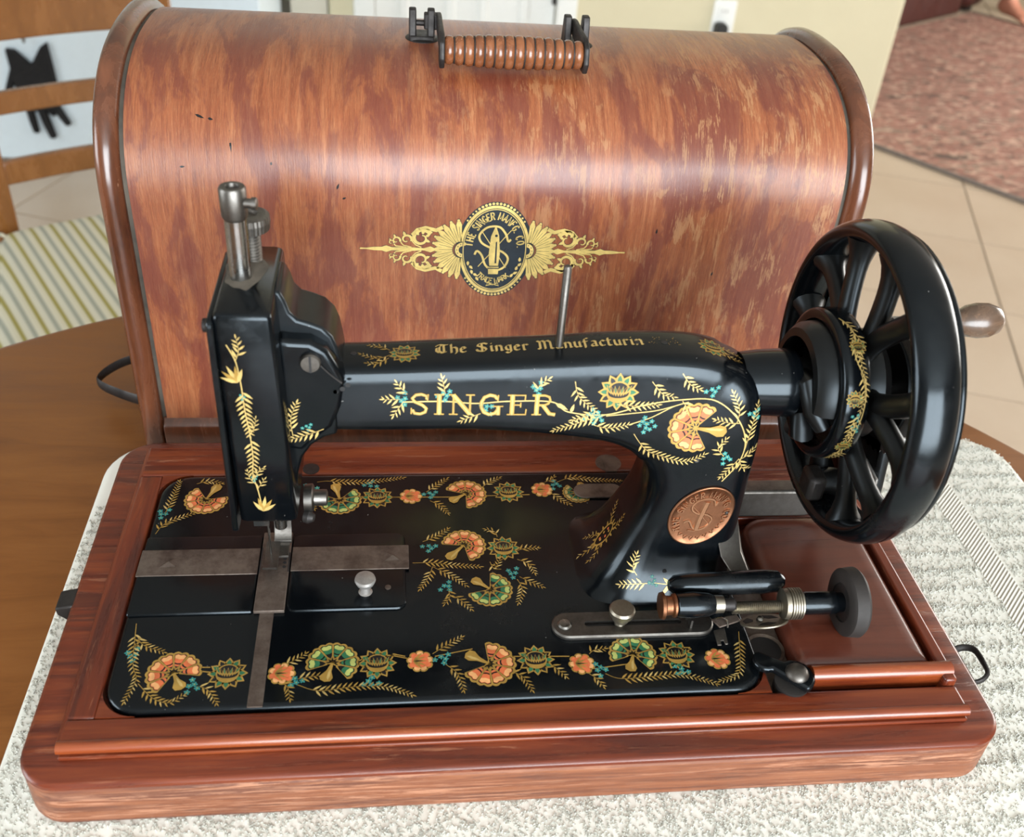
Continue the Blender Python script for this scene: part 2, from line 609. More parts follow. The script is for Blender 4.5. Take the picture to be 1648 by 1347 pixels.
cd = catmull([(107.4, WY - 3, -51), (107, WY - 3.2, -56), (104, WY - 4, -66), (98, WY - 6, FLOOR_Z + 1), (86, WY - 9, FLOOR_Z + .5), (76, WY - 4, FLOOR_Z + 8), (70, WY - 2.6, FLOOR_Z + 24), (66, WY - 2.6, -54.2),
              (68, WY - 2.5, -53.4), (72, WY - 2.5, -56)], 6)
obj('cord', B().tube(cd, .45, 8), 'black_plastic', pl)

# ------------------------------------------------------------------ rug, sofa, standing person in the next room
ru, rv = Vector((.575, -.818)), Vector((.818, .575))
r0 = Vector((178.5, 253.5))
far0 = Vector((295, 469))
L0 = (far0 - r0).dot(ru)


def rugp(a, b2, z):
    p = r0 + ru * a + rv * b2
    return (p.x, p.y, z)


wid = (far0 - r0).dot(rv)
rg = B()
na, nb = 30, 20
ra = [L0 + (150 - L0) * i / na for i in range(na + 1)]
out = [(a, 0) for a in ra] + [(150, wid * j / nb) for j in range(1, nb + 1)] + [(a, wid) for a in ra[::-1][1:]] + [(L0, wid * j / nb) for j in range(nb - 1, 0, -1)]
rg.rings([[rugp(a, b2, FLOOR_Z + .02) for a, b2 in out], [rugp(a, b2, FLOOR_Z + .9) for a, b2 in out]])
rug = obj('area_rug', rg, 'rug_wool', None, bev=.3)
tag(rug, 'muted red-brown patterned area rug on the tiled floor', 'rug')
bd = B()
for (a0_, a1_, b0, b1) in ((L0, 150, -.9, .9), (L0, 150, wid - .9, wid + .9)):
    bd.prism([(a0_, b0), (a1_, b0), (a1_, b1), (a0_, b1)], lambda u, v_, h: rugp(u, v_, h), FLOOR_Z + .05, FLOOR_Z + 1.1)
plain('rug_binding', (.16, .13, .11), .9)
obj('binding', bd, 'rug_binding', rug, bev=.2)

sang = math.atan2(rv.y, rv.x)
so_o = r0 + ru * (L0 - 2.5)
sofa = thing('sofa', (so_o.x + rv.x * 120, so_o.y + rv.y * 120, FLOOR_Z), 'dark red leather sofa beyond the patterned rug', 'sofa', rz=sang)


def sf(x0, x1, d0, d1, z0, z1):
    """along the rug's far edge, back from it, height above floor"""
    b_ = B()
    q = so_o - ru * d0
    Mx = Matrix.Translation((so_o.x, so_o.y, FLOOR_Z)) @ Matrix.Rotation(sang, 4, 'Z')
    return b_.box((x0, d0, z0), (x1, d1, z1), mat=Mx)


for k in range(3):
    obj('base_panel', sf(20 + k * 64, 82.6 + k * 64, 0, 70, .3, 30), 'sofa_leather', sofa, bev=1.5)
    obj('sofa_cushion', sf(21 + k * 64, 82 + k * 64, -2, 66, 30, 46), 'sofa_leather', sofa, bev=4, seg=4)
    obj('back_cushion', sf(21 + k * 64, 82 + k * 64, 46, 72, 46, 84), 'sofa_leather', sofa, bev=5, seg=4)
obj('back_frame', sf(16, 216, 72, 92, 3, 84), 'sofa_leather', sofa, bev=3)
for x0 in (0, 212):
    obj('arm_rest', sf(x0, x0 + 20, -2, 90, 2, 60), 'sofa_leather', sofa, bev=5, seg=4)
for x0, d0 in ((5, 2), (5, 80), (222, 2), (222, 80)):
    obj('foot', sf(x0, x0 + 5, d0, d0 + 5, 0, 3), 'black_plastic', sofa)

# person: bare feet, shorts and shirt, standing on the far edge of the rug
FX, FY = 309, 461


def person():
    fd = Vector((.30, -.95, 0)).normalized()
    sd = Vector((fd.y, -fd.x, 0)) * -1          # to the person's left ... sideways unit
    pr = thing('person', (FX + sd.x * 10, FY + sd.y * 10, FLOOR_Z), 'person standing barefoot in dark shorts at the rug edge', 'person')
    base = Vector((FX, FY, FLOOR_Z)) + sd * 10

    def P(s, f_, z):
        q = base + sd * s + fd * f_
        return (q.x * S, q.y * S, (FLOOR_Z + .95 + z) * S)
    V, E_, R_ = [], [], []

    def chain(pts, start=None):
        prev = start
        ids = []
        for s, f_, z, r in pts:
            V.append(P(s, f_, z))
            R_.append(r if isinstance(r, tuple) else (r, r))
            if prev is not None:
                E_.append((prev, len(V) - 1))
            prev = len(V) - 1
            ids.append(prev)
        return ids
    pel = chain([(0, 0, 92, (15, 10.5))])[0]
    sp = chain([(0, 0, 104, (13.5, 9.5)), (0, .5, 118, (15, 11)), (0, 0, 132, (16, 10.5)), (0, -.5, 141, (9, 7)), (0, 0, 148, (5.4, 5.4)), (0, 1, 153, (6, 6.5)), (0, 1.6, 160, (7.4, 9)), (0, 1.2, 167, (7.4, 9)), (0, .8, 172, (5, 6))], pel)
    for sg in (-1, 1):
        chain([(9 * sg, 0, 84, 8.8), (9.6 * sg, .6, 68, 7.4), (10 * sg, 1, 49, 5.6), (10 * sg, -1.4, 34, 5.6), (10 * sg, -1, 20, 4.1), (10 * sg, -1.2, 9, 3.4), (10 * sg, -1.2, 4.5, (3.6, 3.8))], pel)
        k = len(V) - 1
        chain([(10 * sg, -5.5, 3.0, (2.9, 2.8))], k)
        a_ = chain([(10 * sg, 5, 4.2, (3.7, 2.8)), (10.4 * sg, 11, 2.6, (4.6, 2.0)), (10.6 * sg, 15, 1.9, (4.6, 1.6))], k)[-1]
        for t_, (dx, ln, r) in enumerate(((-3.4, 19.6, 1.25), (-1.3, 19.2, .95), (.4, 18.4, .9), (2.0, 17.5, .85), (3.5, 16.4, .8))):
            chain([((10.6 + dx) * sg, ln - 2.2, 1.6, r), ((10.6 + dx) * sg, ln, 1.15, r * .85)], a_)
        sh = chain([(17 * sg, -.5, 136, 5.6), (19.5 * sg, -.5, 124, 4.8), (21.5 * sg, -1, 108, 4.0), (23 * sg, 2, 95, 3.3), (24 * sg, 5, 83, 2.6), (24.3 * sg, 6, 78, (2.0, 3.4))], sp[2])[-1]
        for t_, (df, ln) in enumerate(((3.2, 6), (1.1, 8.4), (-1.0, 8.0), (-2.9, 6.4))):
            chain([(24.4 * sg, 6.2 + df, 73.4, .95), (24 * sg, 6.6 + df, 73.4 - ln * .55, .85), (23.4 * sg, 7 + df, 73.4 - ln, .75)], sh)
        chain([(23.6 * sg, 9.4, 78, 1.1), (23 * sg, 11, 74.5, .95), (22.6 * sg, 11.6, 71.5, .8)], sh)
    me = bpy.data.meshes.new('body')
    me.from_pydata(V, E_, [])
    o = bpy.data.objects.new('body', me)
    COL.objects.link(o)
    md = o.modifiers.new('skin', 'SKIN')
    md.use_smooth_shade = True
    for sv, r in zip(me.skin_vertices[0].data, R_):
        sv.radius = (r[0] * S, r[1] * S)
    me.skin_vertices[0].data[pel].use_root = True
    su = o.modifiers.new('subdivision', 'SUBSURF')
    su.levels = su.render_levels = 2
    me.materials.append(MATS['skin'])
    inv = WORLD[pr.name].inverted()
    me.transform(inv)
    o.parent = pr
    WORLD[o.name] = WORLD[pr.name]

    def ring(s, f_, z, a_, c_, n=20):
        return [tuple(x / S for x in P(s + a_ * math.cos(2 * PI * k / n), f_ + c_ * math.sin(2 * PI * k / n), z)) for k in range(n)]
    b_ = B()
    b_.rings([ring(0, 0, z, a_, c_) for z, a_, c_ in ((90, 18, 13), (100, 16, 12), (118, 17, 13), (130, 19, 12.5), (139, 17, 11), (143.5, 8.5, 8))])
    for sg in (-1, 1):
        b_.rings([ring(17 * sg, -.5, 138, 6.5, 6.5), ring(19 * sg, -.5, 128, 7, 6.8), ring(20.6 * sg, -.8, 116, 6.8, 6.4)])
    obj('shirt', b_, 'blue_cloth', pr)
    b_ = B()
    for sg in (-1, 1):
        b_.rings([ring(7.5 * sg, 0, 96, 10, 12.5), ring(9 * sg, 0, 84, 10.5, 12), ring(9.8 * sg, .7, 66, 10.5, 11), ring(10 * sg, 1, 56, 10, 10.5)])
    obj('shorts', b_, 'dark_cloth', pr)
    b_ = B()
    b_.rings([ring(0, 1 + d, z, a_, c_) for z, a_, c_, d in ((155, 8, 7, -3.2), (163, 9, 9, -1.6), (170, 8.8, 10, -.3), (175.5, 6.5, 8, 0), (178, 2.5, 3, 0))])
    obj('hair', b_, 'hair', pr, sub=1)
    for sg in (-1, 1):
        b_ = B().lathe([(-.9, .1), (-.5, .8), (0, 1), (.5, .8), (.9, .1)], tuple(x / S for x in P(3.1 * sg, 9.6, 161.5)), tuple(fd), 10)
        obj('eye', b_, 'outlet_plastic', pr)
    b_ = B().rings([ring(0, 10.2, 161.5, .7, .6, 8), ring(0, 11.2, 158.4, 1.2, 1.4, 8), ring(0, 10, 157.4, 1.3, .8, 8)])
    obj('nose', b_, 'skin', pr, sub=1)
    b_ = B().rings([ring(0, 9.7, 154.9, 2.3, .9, 10), ring(0, 9.9, 154.3, 2.6, 1.0, 10), ring(0, 9.4, 153.5, 2.2, .9, 10)])
    obj('mouth', b_, 'copper', pr)
    return pr


person()

# ------------------------------------------------------------------ white cabinet with a black glove on a hook
cb = thing('white_cabinet', (-95, 245, FLOOR_Z), 'plain white kitchen cabinet behind the wooden chair', 'cabinet')
obj('body', B().box((-155, 245.6, FLOOR_Z + 1.0), (-37, 300, 12)), 'white_lacquer', cb, bev=.4)
obj('side_panel', B().box((-64, 243.8, FLOOR_Z), (-36.9, 245.6, 12)), 'white_lacquer', cb, bev=.3)
cdoor = obj('cabinet_door', B().box((-154, 243.8, FLOOR_Z + 1.0), (-64.5, 245.6, 8)), 'white_lacquer', cb, bev=.3)
obj('handle', B().tube([(-70, 243.8, -8), (-70, 240.5, -8), (-70, 240.5, 4), (-70, 243.8, 4)], .6, 8), 'bright_steel', cdoor)
hook = obj('hook', B().tube(catmull([(-98, 243.9, -42), (-98, 242.6, -42.5), (-98, 242.2, -44.5), (-98, 241.2, -45.2), (-98, 240.6, -44)], 4), .25, 8), 'bright_steel', cdoor)
gl = thing('glove', (-98, 242.6, -72), 'black knitted glove hanging fingers-down on the white cabinet', 'glove')
gb = B()
pal = [(-103.6, -47.2), (-101.2, -47.6), (-97.7, -51.2), (-94.6, -46.6), (-92.6, -45.2), (-92.2, -52), (-92.0, -59), (-93, -63.2), (-101.6, -64.4), (-102.8, -60), (-103.3, -54)]
gb.prism(pal, XZ, 241.6, 243.6)
obj('palm', gb, 'glove_knit', gl, bev=.6, seg=3)
for (x0, z0, x1, z1, r) in ((-100.7, -63.5, -100.1, -70.2, 1.05), (-97.6, -63.5, -95.9, -71.6, 1.2), (-93.6, -62.5, -91.2, -67.8, 1.1), (-102.6, -53, -105.6, -60, 1.0), (-95.6, -63, -94.4, -65.2, .9)):
    obj('finger', B().tube([(x0, 242.6, z0), ((x0 + x1) / 2, 242.5, (z0 + z1) / 2), (x1, 242.5, z1 + .4), (x1, 242.5, z1)], [r, r, r * .85, r * .3], 12), 'glove_knit', gl)

# ------------------------------------------------------------------ wooden chair and its striped cushion
P0 = Vector((-56, 113))
cr, cbk = Vector((.871, .491)), Vector((-.491, .871))
chair_ang = math.atan2(cr.y, cr.x)
CM = Matrix.Translation((P0.x, P0.y, 0)) @ Matrix.Rotation(chair_ang, 4, 'Z')
ch = thing('ladder_back_chair', (P0.x + cr.x * 7.7 - cbk.x * 18, P0.y + cr.y * 7.7 - cbk.y * 18, FLOOR_Z), 'honey-brown ladder-back wooden chair drawn up behind the round table', 'chair', rz=chair_ang)


def cp(u, v_, z):
    return tuple(CM @ Vector((u, v_, z)))


for s_, x0 in ((0, -8.0), (1, 20.2)):
    b_ = B()
    secs = [(FLOOR_Z, 6), (-50, 1.5), (-32, 0), (-10, .4), (9, 1.2)]
    b_.rings([[cp(u, v_ + d, z) for u, v_ in ((x0, -1.3), (x0 + 3.3, -1.3), (x0 + 3.3, 1.6), (x0, 1.6))] for z, d in secs])
    obj('back_post', b_, 'chair_wood', ch, bev=.5)
    x1 = -12.5 if s_ == 0 else 24.5
    b_ = B().rings([[cp(u, v_, z) for u, v_ in ((x1 - q, -41 - q), (x1 + 3.2 + q, -41 - q), (x1 + 3.2 + q, -38 + q), (x1 - q, -38 + q))] for z, q in ((FLOOR_Z, -.5), (-40, .1))])
    obj('leg', b_, 'chair_wood', ch, bev=.3)
for z0, z1, d in ((-27.4, -23.8, -.1), (-17.0, -13.8, .2), (-6.9, 8.0, .6)):
    b_ = B()
    rs = []
    for k in range(9):
        u = -4.9 + 25.3 * k / 8
        bow = d + 1.0 * math.sin(PI * k / 8)
        rs.append([cp(u, bow - .8, z0), cp(u, bow + .8, z0), cp(u, bow + .9, z1), cp(u, bow - .7, z1)])
    b_.rings(rs)
    obj('top_rail' if z1 > 0 else 'back_rail', b_, 'chair_wood', ch, bev=.35, seg=3)
b_ = B()
b_.rings([[cp(u, v_, z) for u, v_ in ((-7.2, -1.5), (22.6, -1.5), (29.4, -42), (-14.0, -42))] for z in (-40, -37)])
obj('seat', b_, 'chair_wood', ch, bev=.8)
for u0, v0, u1, v1 in ((-11, -39.5, -6.4, 1), (26, -39.5, 21.8, 1), (-9, -19, 24, -19)):
    obj('stretcher', B().tube([cp(u0, v0, -58), cp(u1, v1, -58)], 1.1, 10), 'chair_wood', ch)
cu = B()
prof = [(-36.98, .6), (-36.6, 0), (-35.2, -.5), (-34.0, 0), (-33.5, 1.2), (-33.3, 3)]
rs = []
for z, ins in prof:
    q = [(-7.4 + ins * .9, -2.2 - ins), (22.8 - ins * .9, -2.2 - ins), (32 - ins, -42 + ins), (-17.0 + ins, -42 + ins)]
    pts = []
    for k in range(4):
        a, c2, nx = Vector(q[k - 1]), Vector(q[k]), Vector(q[(k + 1) % 4])
        for t in (0, .5, 1):
            p = c2 + (a - c2).normalized() * 3 * (1 - t) ** 2 + (nx - c2).normalized() * 3 * t ** 2
            pts.append(p)
    rs.append([cp(p.x, p.y, z) for p in pts])
cu.rings(rs)
cush = thing('striped_cushion', (P0.x, P0.y, -37), 'cream, olive and grey striped cushion on the chair seat', 'cushion', rz=chair_ang)
obj('pad', cu, 'cushion_stripe', cush)
pip = [Vector(p) for p in rs[2]]
obj('piping', B().tube([tuple(p) for p in pip], .35, 6, closed=True), 'cushion_stripe', cush)
for u in (-6.4, 21.4):
    obj('tie', B().tube(catmull([cp(u, -2.4, -35.4), cp(u - 1.4, -1.9, -34.2), cp(u - 2.0, -1.75, -35.6), cp(u - .6, -1.9, -36.2)], 4), .28, 6), 'cushion_stripe', cush)

# ------------------------------------------------------------------ round table
TC = (-.5, -13)
TR = 52.6
tb = thing('round_table', (TC[0], TC[1], FLOOR_Z), 'round brown wooden dining table carrying the sewing machine', 'table')
prof = [(-7.6, TR - 3), (-7.4, TR - 1.2), (-6.6, TR - .5), (-5.6, TR), (-5.0, TR), (-4.5, TR - .3), (TABLE_Z, TR - .9)]
obj('table_top', B().lathe(prof, (TC[0], TC[1], 0), (0, 0, 1), 160), 'table_wood', tb)
obj('apron', B().lathe([(-14, TR - 12), (-7.6, TR - 12), (-7.6, TR - 14), (-14, TR - 14)], (TC[0], TC[1], 0), (0, 0, 1), 96, close=True), 'table_wood', tb)
obj('pedestal', B().lathe([(FLOOR_Z + 8, 9), (FLOOR_Z + 14, 7), (-55, 5), (-40, 8), (-30, 7.5), (-18, 6), (-12, 12), (-7.6, 14)], (TC[0], TC[1], 0), (0, 0, 1), 40), 'table_wood', tb)
for k in range(4):
    a = PI / 4 + k * PI / 2
    dx, dy = math.cos(a), math.sin(a)
    obj('foot', B().tube([(TC[0] + dx * r, TC[1] + dy * r, FLOOR_Z + z) for r, z in ((4, 14), (14, 11), (26, 6), (36, 3.2), (40, 2.6))], [4, 3.8, 3.2, 3, 2.4], 12), 'table_wood', tb)

# ------------------------------------------------------------------ terry towel
TWZ = -3.86
tw = thing('terry_towel', (10, -2, TABLE_Z), 'off-white ribbed terry towel spread under the wooden base', 'towel')
TX0, TX1, TY0, TY1 = -20.75, 41.4, -26.5, 16.6


def towel_out(ins):
    return rrect(TX0 + ins, TY0 + ins, TX1 - ins, TY1 - ins, 3.4 - ins * .5, 8)


obj('weave', slab(towel_out, [(TABLE_Z + .02, .15), (TABLE_Z + .22, 0), (TWZ - .12, .1), (TWZ - .02, .5)]), 'towel_cotton', tw)
band = [(33.4, -26.3), (35.2, -26.3), (35.6, 16.3), (33.8, 16.3)]
obj('dobby_band', B().prism(band, XY, TWZ - .06, TWZ + .015), 'towel_dobby', tw)


def pile():
    n = 95000
    x = rng.uniform(TX0 + .2, TX1 - .2, n)
    y = rng.uniform(TY0 + .2, TY1 - .2, n)
    keep = ~((x > -18.3) & (x < 26.5) & (y > -10.9) & (y < 12.1))
    bx0 = 33.5 + (y + 26) / 42 * .4
    keep &= ~((x > bx0) & (x < bx0 + 1.9))
    for cx_, cy_, sx_, sy_ in ((TX0 + 3.4, TY1 - 3.4, -1, 1), (TX1 - 3.4, TY1 - 3.4, 1, 1)):
        keep &= ~(((x - cx_) * sx_ > 0) & ((y - cy_) * sy_ > 0) & (np.hypot(x - cx_, y - cy_) > 3.2))
    keep &= ~((y > 10) & (x < 20))
    x, y = x[keep], y[keep]
    # ribs: loops gather in soft rows
    y = y - .16 * np.sin(y * 2 * PI / 1.5) * (x > 26)
    n = len(x)
    z0 = TWZ - .03
    ang = rng.normal(.4, .7, n)
    ln = rng.uniform(.045, .08, n)
    hh = rng.uniform(.055, .115, n) * (1 + .25 * np.cos(y * 2 * PI / 1.5) * (x > 26))
    ca, sa = np.cos(ang), np.sin(ang)
    lean = rng.normal(0, .05, (n, 2))
    K = 4
    sides = 4
    V = np.zeros((n, K, sides, 3))
    rad = .034
    for k in range(K):
        t = k / (K - 1)
        off = (t - .5) * 2
        h = math.sin(PI * t)
        px = x + ca * ln * off * (1 + .35 * h) + lean[:, 0] * h
        py = y + sa * ln * off * (1 + .35 * h) + lean[:, 1] * h
        pz = z0 + hh * h
        ph = PI * (1 - t)
        cph, sph = math.cos(ph), math.sin(ph)
        for s in range(sides):
            a = 2 * PI * s / sides + PI / 2
            V[:, k, s, 0] = px - sa * math.cos(a) * rad - ca * cph * math.sin(a) * rad
            V[:, k, s, 1] = py + ca * math.cos(a) * rad - sa * cph * math.sin(a) * rad
            V[:, k, s, 2] = pz + sph * math.sin(a) * rad
    base = np.arange(n)[:, None] * (K * sides)
    q = []
    for k in range(K - 1):
        for s in range(sides):
            s2 = (s + 1) % sides
            q.append([k * sides + s, k * sides + s2, (k + 1) * sides + s2, (k + 1) * sides + s])
    q = np.array(q)
    F = (base[:, None] + q[None]).reshape(-1, 4)
    Vf = V.reshape(-1, 3) * S - np.array(WORLD[tw.name].translation)[None]
    me = bpy.data.meshes.new('pile')
    me.vertices.add(len(Vf))
    me.vertices.foreach_set('co', Vf.ravel().astype(np.float32))
    me.loops.add(len(F) * 4)
    me.loops.foreach_set('vertex_index', F.ravel().astype(np.int32))
    me.polygons.add(len(F))
    me.polygons.foreach_set('loop_start', np.arange(0, len(F) * 4, 4, dtype=np.int32))
    me.polygons.foreach_set('loop_total', np.full(len(F), 4, dtype=np.int32))
    me.update(calc_edges=True)
    me.shade_smooth()
    me.materials.append(MATS['towel_loop'])
    o = bpy.data.objects.new('loop_pile', me)
    COL.objects.link(o)
    o.parent = tw
    tag(o, kind='stuff')


pile()

# ================================================================== WOODEN BASE
m = NT('lid_veneer')
uvn = m.coord((1, 1, 1), True)


def uvs(su, sv):
    return m.coord((su, sv, 1), True)


g = m.noise(uvs(11, .55), 1, 7, .75)
gf = m.noise(uvs(24, 1.6), 1, 4, .7)
g2 = m.noise(uvs(2.2, .12), 1, 5, .6)
jag = m.math('ADD', m.noise(uvs(.42, .115), 1, 5, .62, .6), m.math('MULTIPLY', m.math('SUBTRACT', g, .5), .42))
bigt = m.noise(uvs(.20, .14), 1, 2, .5)
colr = m.ramp(g2, [(.30, (.205, .050, .018)), (.5, (.30, .088, .032)), (.70, (.385, .140, .056))])
colr = m.mix(m.ramp(g, [(.36, .60), (.56, 0.0)]), colr, (.125, .032, .015))
colr = m.mix(m.ramp(gf, [(.52, 0.0), (.66, .35)]), colr, (.44, .20, .085))
colr = m.mix(m.ramp(jag, [(.495, 0.0), (.55, .66)]), colr, (.125, .024, .018))
jag2 = m.math('ADD', m.noise(uvs(1.1, .38), 1, 6, .66, .5), m.math('MULTIPLY', m.math('SUBTRACT', g, .5), .75))
sepu = m.n('ShaderNodeSeparateXYZ')
m.l(uvn, sepu.inputs[0])
rmask = m.ramp(m.math('MULTIPLY', m.math('ADD', sepu.outputs[0], 20), 1 / 48), [(.30, .12), (.72, 1.0)])
worn_ = m.math('MULTIPLY', m.math('MULTIPLY', m.ramp(jag2, [(.55, 0.0), (.60, 1.0)]), rmask), m.ramp(bigt, [(.36, .25), (.52, 1.0)]))
colr = m.mix(m.math('MULTIPLY', worn_, .62), colr, (.43, .225, .100))
scr = m.ramp(m.noise(uvs(6, .8), 1, 3, .8), [(.70, 0.0), (.725, 1.0)])
colr = m.mix(m.math('MULTIPLY', scr, .6), colr, (.040, .018, .012))
m.col(colr)
m.set(Roughness=m.math('ADD', m.ramp(g, [(.35, .30), (.65, .40)]), m.math('MULTIPLY', worn_, .12)))
m.p.inputs['Coat Weight'].default_value = .34
m.p.inputs['Coat Roughness'].default_value = .27
m.bump(m.math('ADD', g, m.math('MULTIPLY', jag2, .6)), .30, .0006)
LIDMAT = m.m

wb = thing('wooden_base', (4.1, .6, -3.83), 'reddish mahogany base tray holding the black sewing machine', 'wooden base')


def low_out(ins):
    return rrect(-18.7 + ins, -11.29 + ins, 26.93 - ins, 12.53 - ins, 1.9 - ins, 8)


obj('plinth', slab(low_out, [(-3.83, .22), (-3.7, .06), (-3.5, 0), (-1.42, 0), (-1.33, .1), (-1.28, .1)]), 'base_side_wood', wb)
obj('plinth_top', slab(low_out, [(-1.30, .16), (-1.24, .02), (-1.16, -.03), (-.98, -.02), (-.88, .06), (-.83, .2)]), 'base_wood', wb)
# raised frame boards round the bed
FZ = -.12
for nm, lo, hi in (('front_board', (-17.0, -9.75, -.83), (25.2, -8.42, FZ)), ('back_board', (-17.0, 8.42, -.83), (25.2, 11.15, FZ)), ('left_board', (-17.0, -8.42, -.83), (-15.72, 8.42, FZ)),
                   ('right_board', (24.55, -8.42, -.83), (25.2, 8.42, .30)), ('rear_deck', (15.9, 4.0, -.83), (24.55, 8.42, FZ))):
    obj(nm, B().box(lo, hi), 'base_wood_cross' if nm in ('left_board', 'right_board') else 'base_wood', wb, bev=.14, seg=3)
# corner fillets that follow the rounded corners of the bed
for sx_, sy_, x_, y_ in ((-1, -1, -15.72, -8.42), (-1, 1, -15.72, 8.42), (1, -1, 15.72, -8.42)):
    pts = [(x_, y_)] + [(x_ - sx_ * 1.7 + sx_ * 1.7 * math.sin(a), y_ - sy_ * 1.7 + sy_ * 1.7 * math.cos(a)) for a in [PI / 2 * k / 8 for k in range(9)]]
    obj('corner_block', B().prism(pts, XY, -.83, FZ), 'base_wood', wb)
obj('front_bead', B().tube([(-17.05, -9.72, -.36), (25.25, -9.72, -.36)], (.30), 16), 'bead_wood', wb)
obj('front_bead_fillet', B().box((-17.0, -10.08, -.83), (25.2, -9.7, -.62)), 'base_wood', wb, bev=.06)
obj('left_bead', B().tube([(-16.9, -9.6, -.40), (-16.9, 11.0, -.40)], .26, 14), 'base_wood_cross', wb)
obj('compartment_bead', B().tube([(17.9, -7.66, .16), (25.15, -7.66, .16)], .42, 18).box((17.7, -8.05, -.6), (25.2, -7.3, .1)), 'bead_wood', wb)


def pan_out(i_):
    x0, y0, x1, y1 = 17.45 + i_, -7.2 + i_, 24.42 - i_, 3.8 - i_
    out_ = []
    for cx_, cy_, a0, r_ in ((x1, y1, 0, .25), (x0, y1, 90, 1.5), (x0, y0, 180, .45), (x1, y0, 270, .25)):
        r_ = max(.08, r_ - i_ * .5)
        qx, qy = cx_ - r_ * (1 if a0 in (0, 270) else -1), cy_ - r_ * (1 if a0 in (0, 90) else -1)
        out_ += [(qx + r_ * math.cos(math.radians(a0 + 90 * k / 8)), qy + r_ * math.sin(math.radians(a0 + 90 * k / 8))) for k in range(9)]
    return out_


pan = slab(pan_out, [(-.8, 0), (-.25, 0), (.0, .07), (.18, .24), (.27, .5), (.30, .9)])
obj('compartment_lid', pan, 'panel_wood', wb)
obj('well_plate', B().box((15.65, -8.2, -.82), (17.4, 4.0, -.70)), 'rusty_steel', wb)
hole = B().lathe([(-.69, .85), (-.66, 1.0), (-.60, 1.0), (-.66, .85)], (16.45, -5.35, 0), (0, 0, 1), 24, close=True)
ho = obj('bolt_hole_ring', hole, 'rusty_steel', wb)
obj('bolt_hole', B().lathe([(-.69, .84), (-.685, .8)], (16.45, -5.35, 0), (0, 0, 1), 24), 'black_plastic', wb)
# pivoting clamp with a domed screw
cl = []
for k in range(9):
    a = PI * .62 + PI * k / 8
    cl.append((15.75 + .62 * math.cos(a), -6.85 + .62 * math.sin(a)))
for k in range(9):
    a = -PI * .38 + PI * k / 8
    cl.append((17.0 + .95 * math.cos(a), -7.85 + .95 * math.sin(a)))
clamp = obj('clamp_lever', B().prism(cl, XY, .02, .42), 'enamel', wb, bev=.12)
obj('clamp_cup', B().lathe([(-.8, .7), (-.6, .84), (.0, .84), (.03, .7)], (16.85, -7.95, 0), (0, 0, 1), 28), 'dark_iron', wb)
obj('screw', B().lathe([(.4, .58), (.48, .58), (.62, .50), (.74, .35), (.80, .1)], (17.05, -7.8, 0), (0, 0, 1), 24), 'grey_steel', clamp)
# hinge spring plate seen behind the bed
obj('rear_hinge_plate', B().lathe([(FZ, .80), (FZ + .05, .80), (FZ + .06, .7)], (10.8, 9.2, 0), (0, 0, 1), 24).box((10.5, 8.3, FZ), (11.2, 9.5, FZ + .09)), 'rusty_steel', wb)
obj('rear_peg', B().lathe([(FZ, .5), (FZ + .03, .5), (FZ + .04, .2)], (-7.3, 8.9, 0), (0, 0, 1), 16), 'dark_iron', wb)
# lock hasp on the right end, latch lug on the left end
hp = []
for k in range(24):
    a = 2 * PI * k / 24
    hp.append((27.45 + .62 * max(-1, min(1, 1.25 * math.cos(a))), -6.2 + 1.1 * math.copysign(abs(math.sin(a)) ** .8, math.sin(a)), -1.4 + .35 * math.cos(a)))
obj('hasp_loop', B().tube(hp, [(.12, .20)] * 24, 10, closed=True, flat=(0, 0, 1)), 'dark_iron', wb)
obj('hasp_plate', B().box((26.9, -7.8, -2.4), (27.02, -4.8, -1.0)), 'dark_iron', wb, bev=.05)
obj('latch_lug', B().prism([(-19.55, -1.05), (-18.6, -.85), (-18.6, -2.0), (-19.05, -1.95), (-19.5, -1.5)], XZ, -.95, .35), 'dark_iron', wb, bev=.1)

plain('groove_brown', (.060, .050, .038), .8, var=.7, nscale=25)  # mottled grey-brown for the line between end moulding and veneer
# ================================================================== BENTWOOD LID
LYF, LYB, LZT, LZS = 15.8, 37.8, 21.0, 13.2
LX0, LX1 = -18.7, 26.3


def lid_prof(ins, n=40, zb=TABLE_Z):
    yc, hy, hz = (LYF + LYB) / 2, (LYB - LYF) / 2 - ins, LZT - LZS - ins
    p = [(yc - hy, zb), (yc - hy, (zb + LZS) * .5)]
    ex = 2 / 2.45
    for k in range(n + 1):
        a = PI - PI * k / n
        ca, sa = math.cos(a), math.sin(a)
        p.append((yc + hy * math.copysign(abs(ca) ** ex, ca), LZS + hz * abs(sa) ** ex))
    p += [(yc + hy, (zb + LZS) * .5), (yc + hy, zb)]
    return p


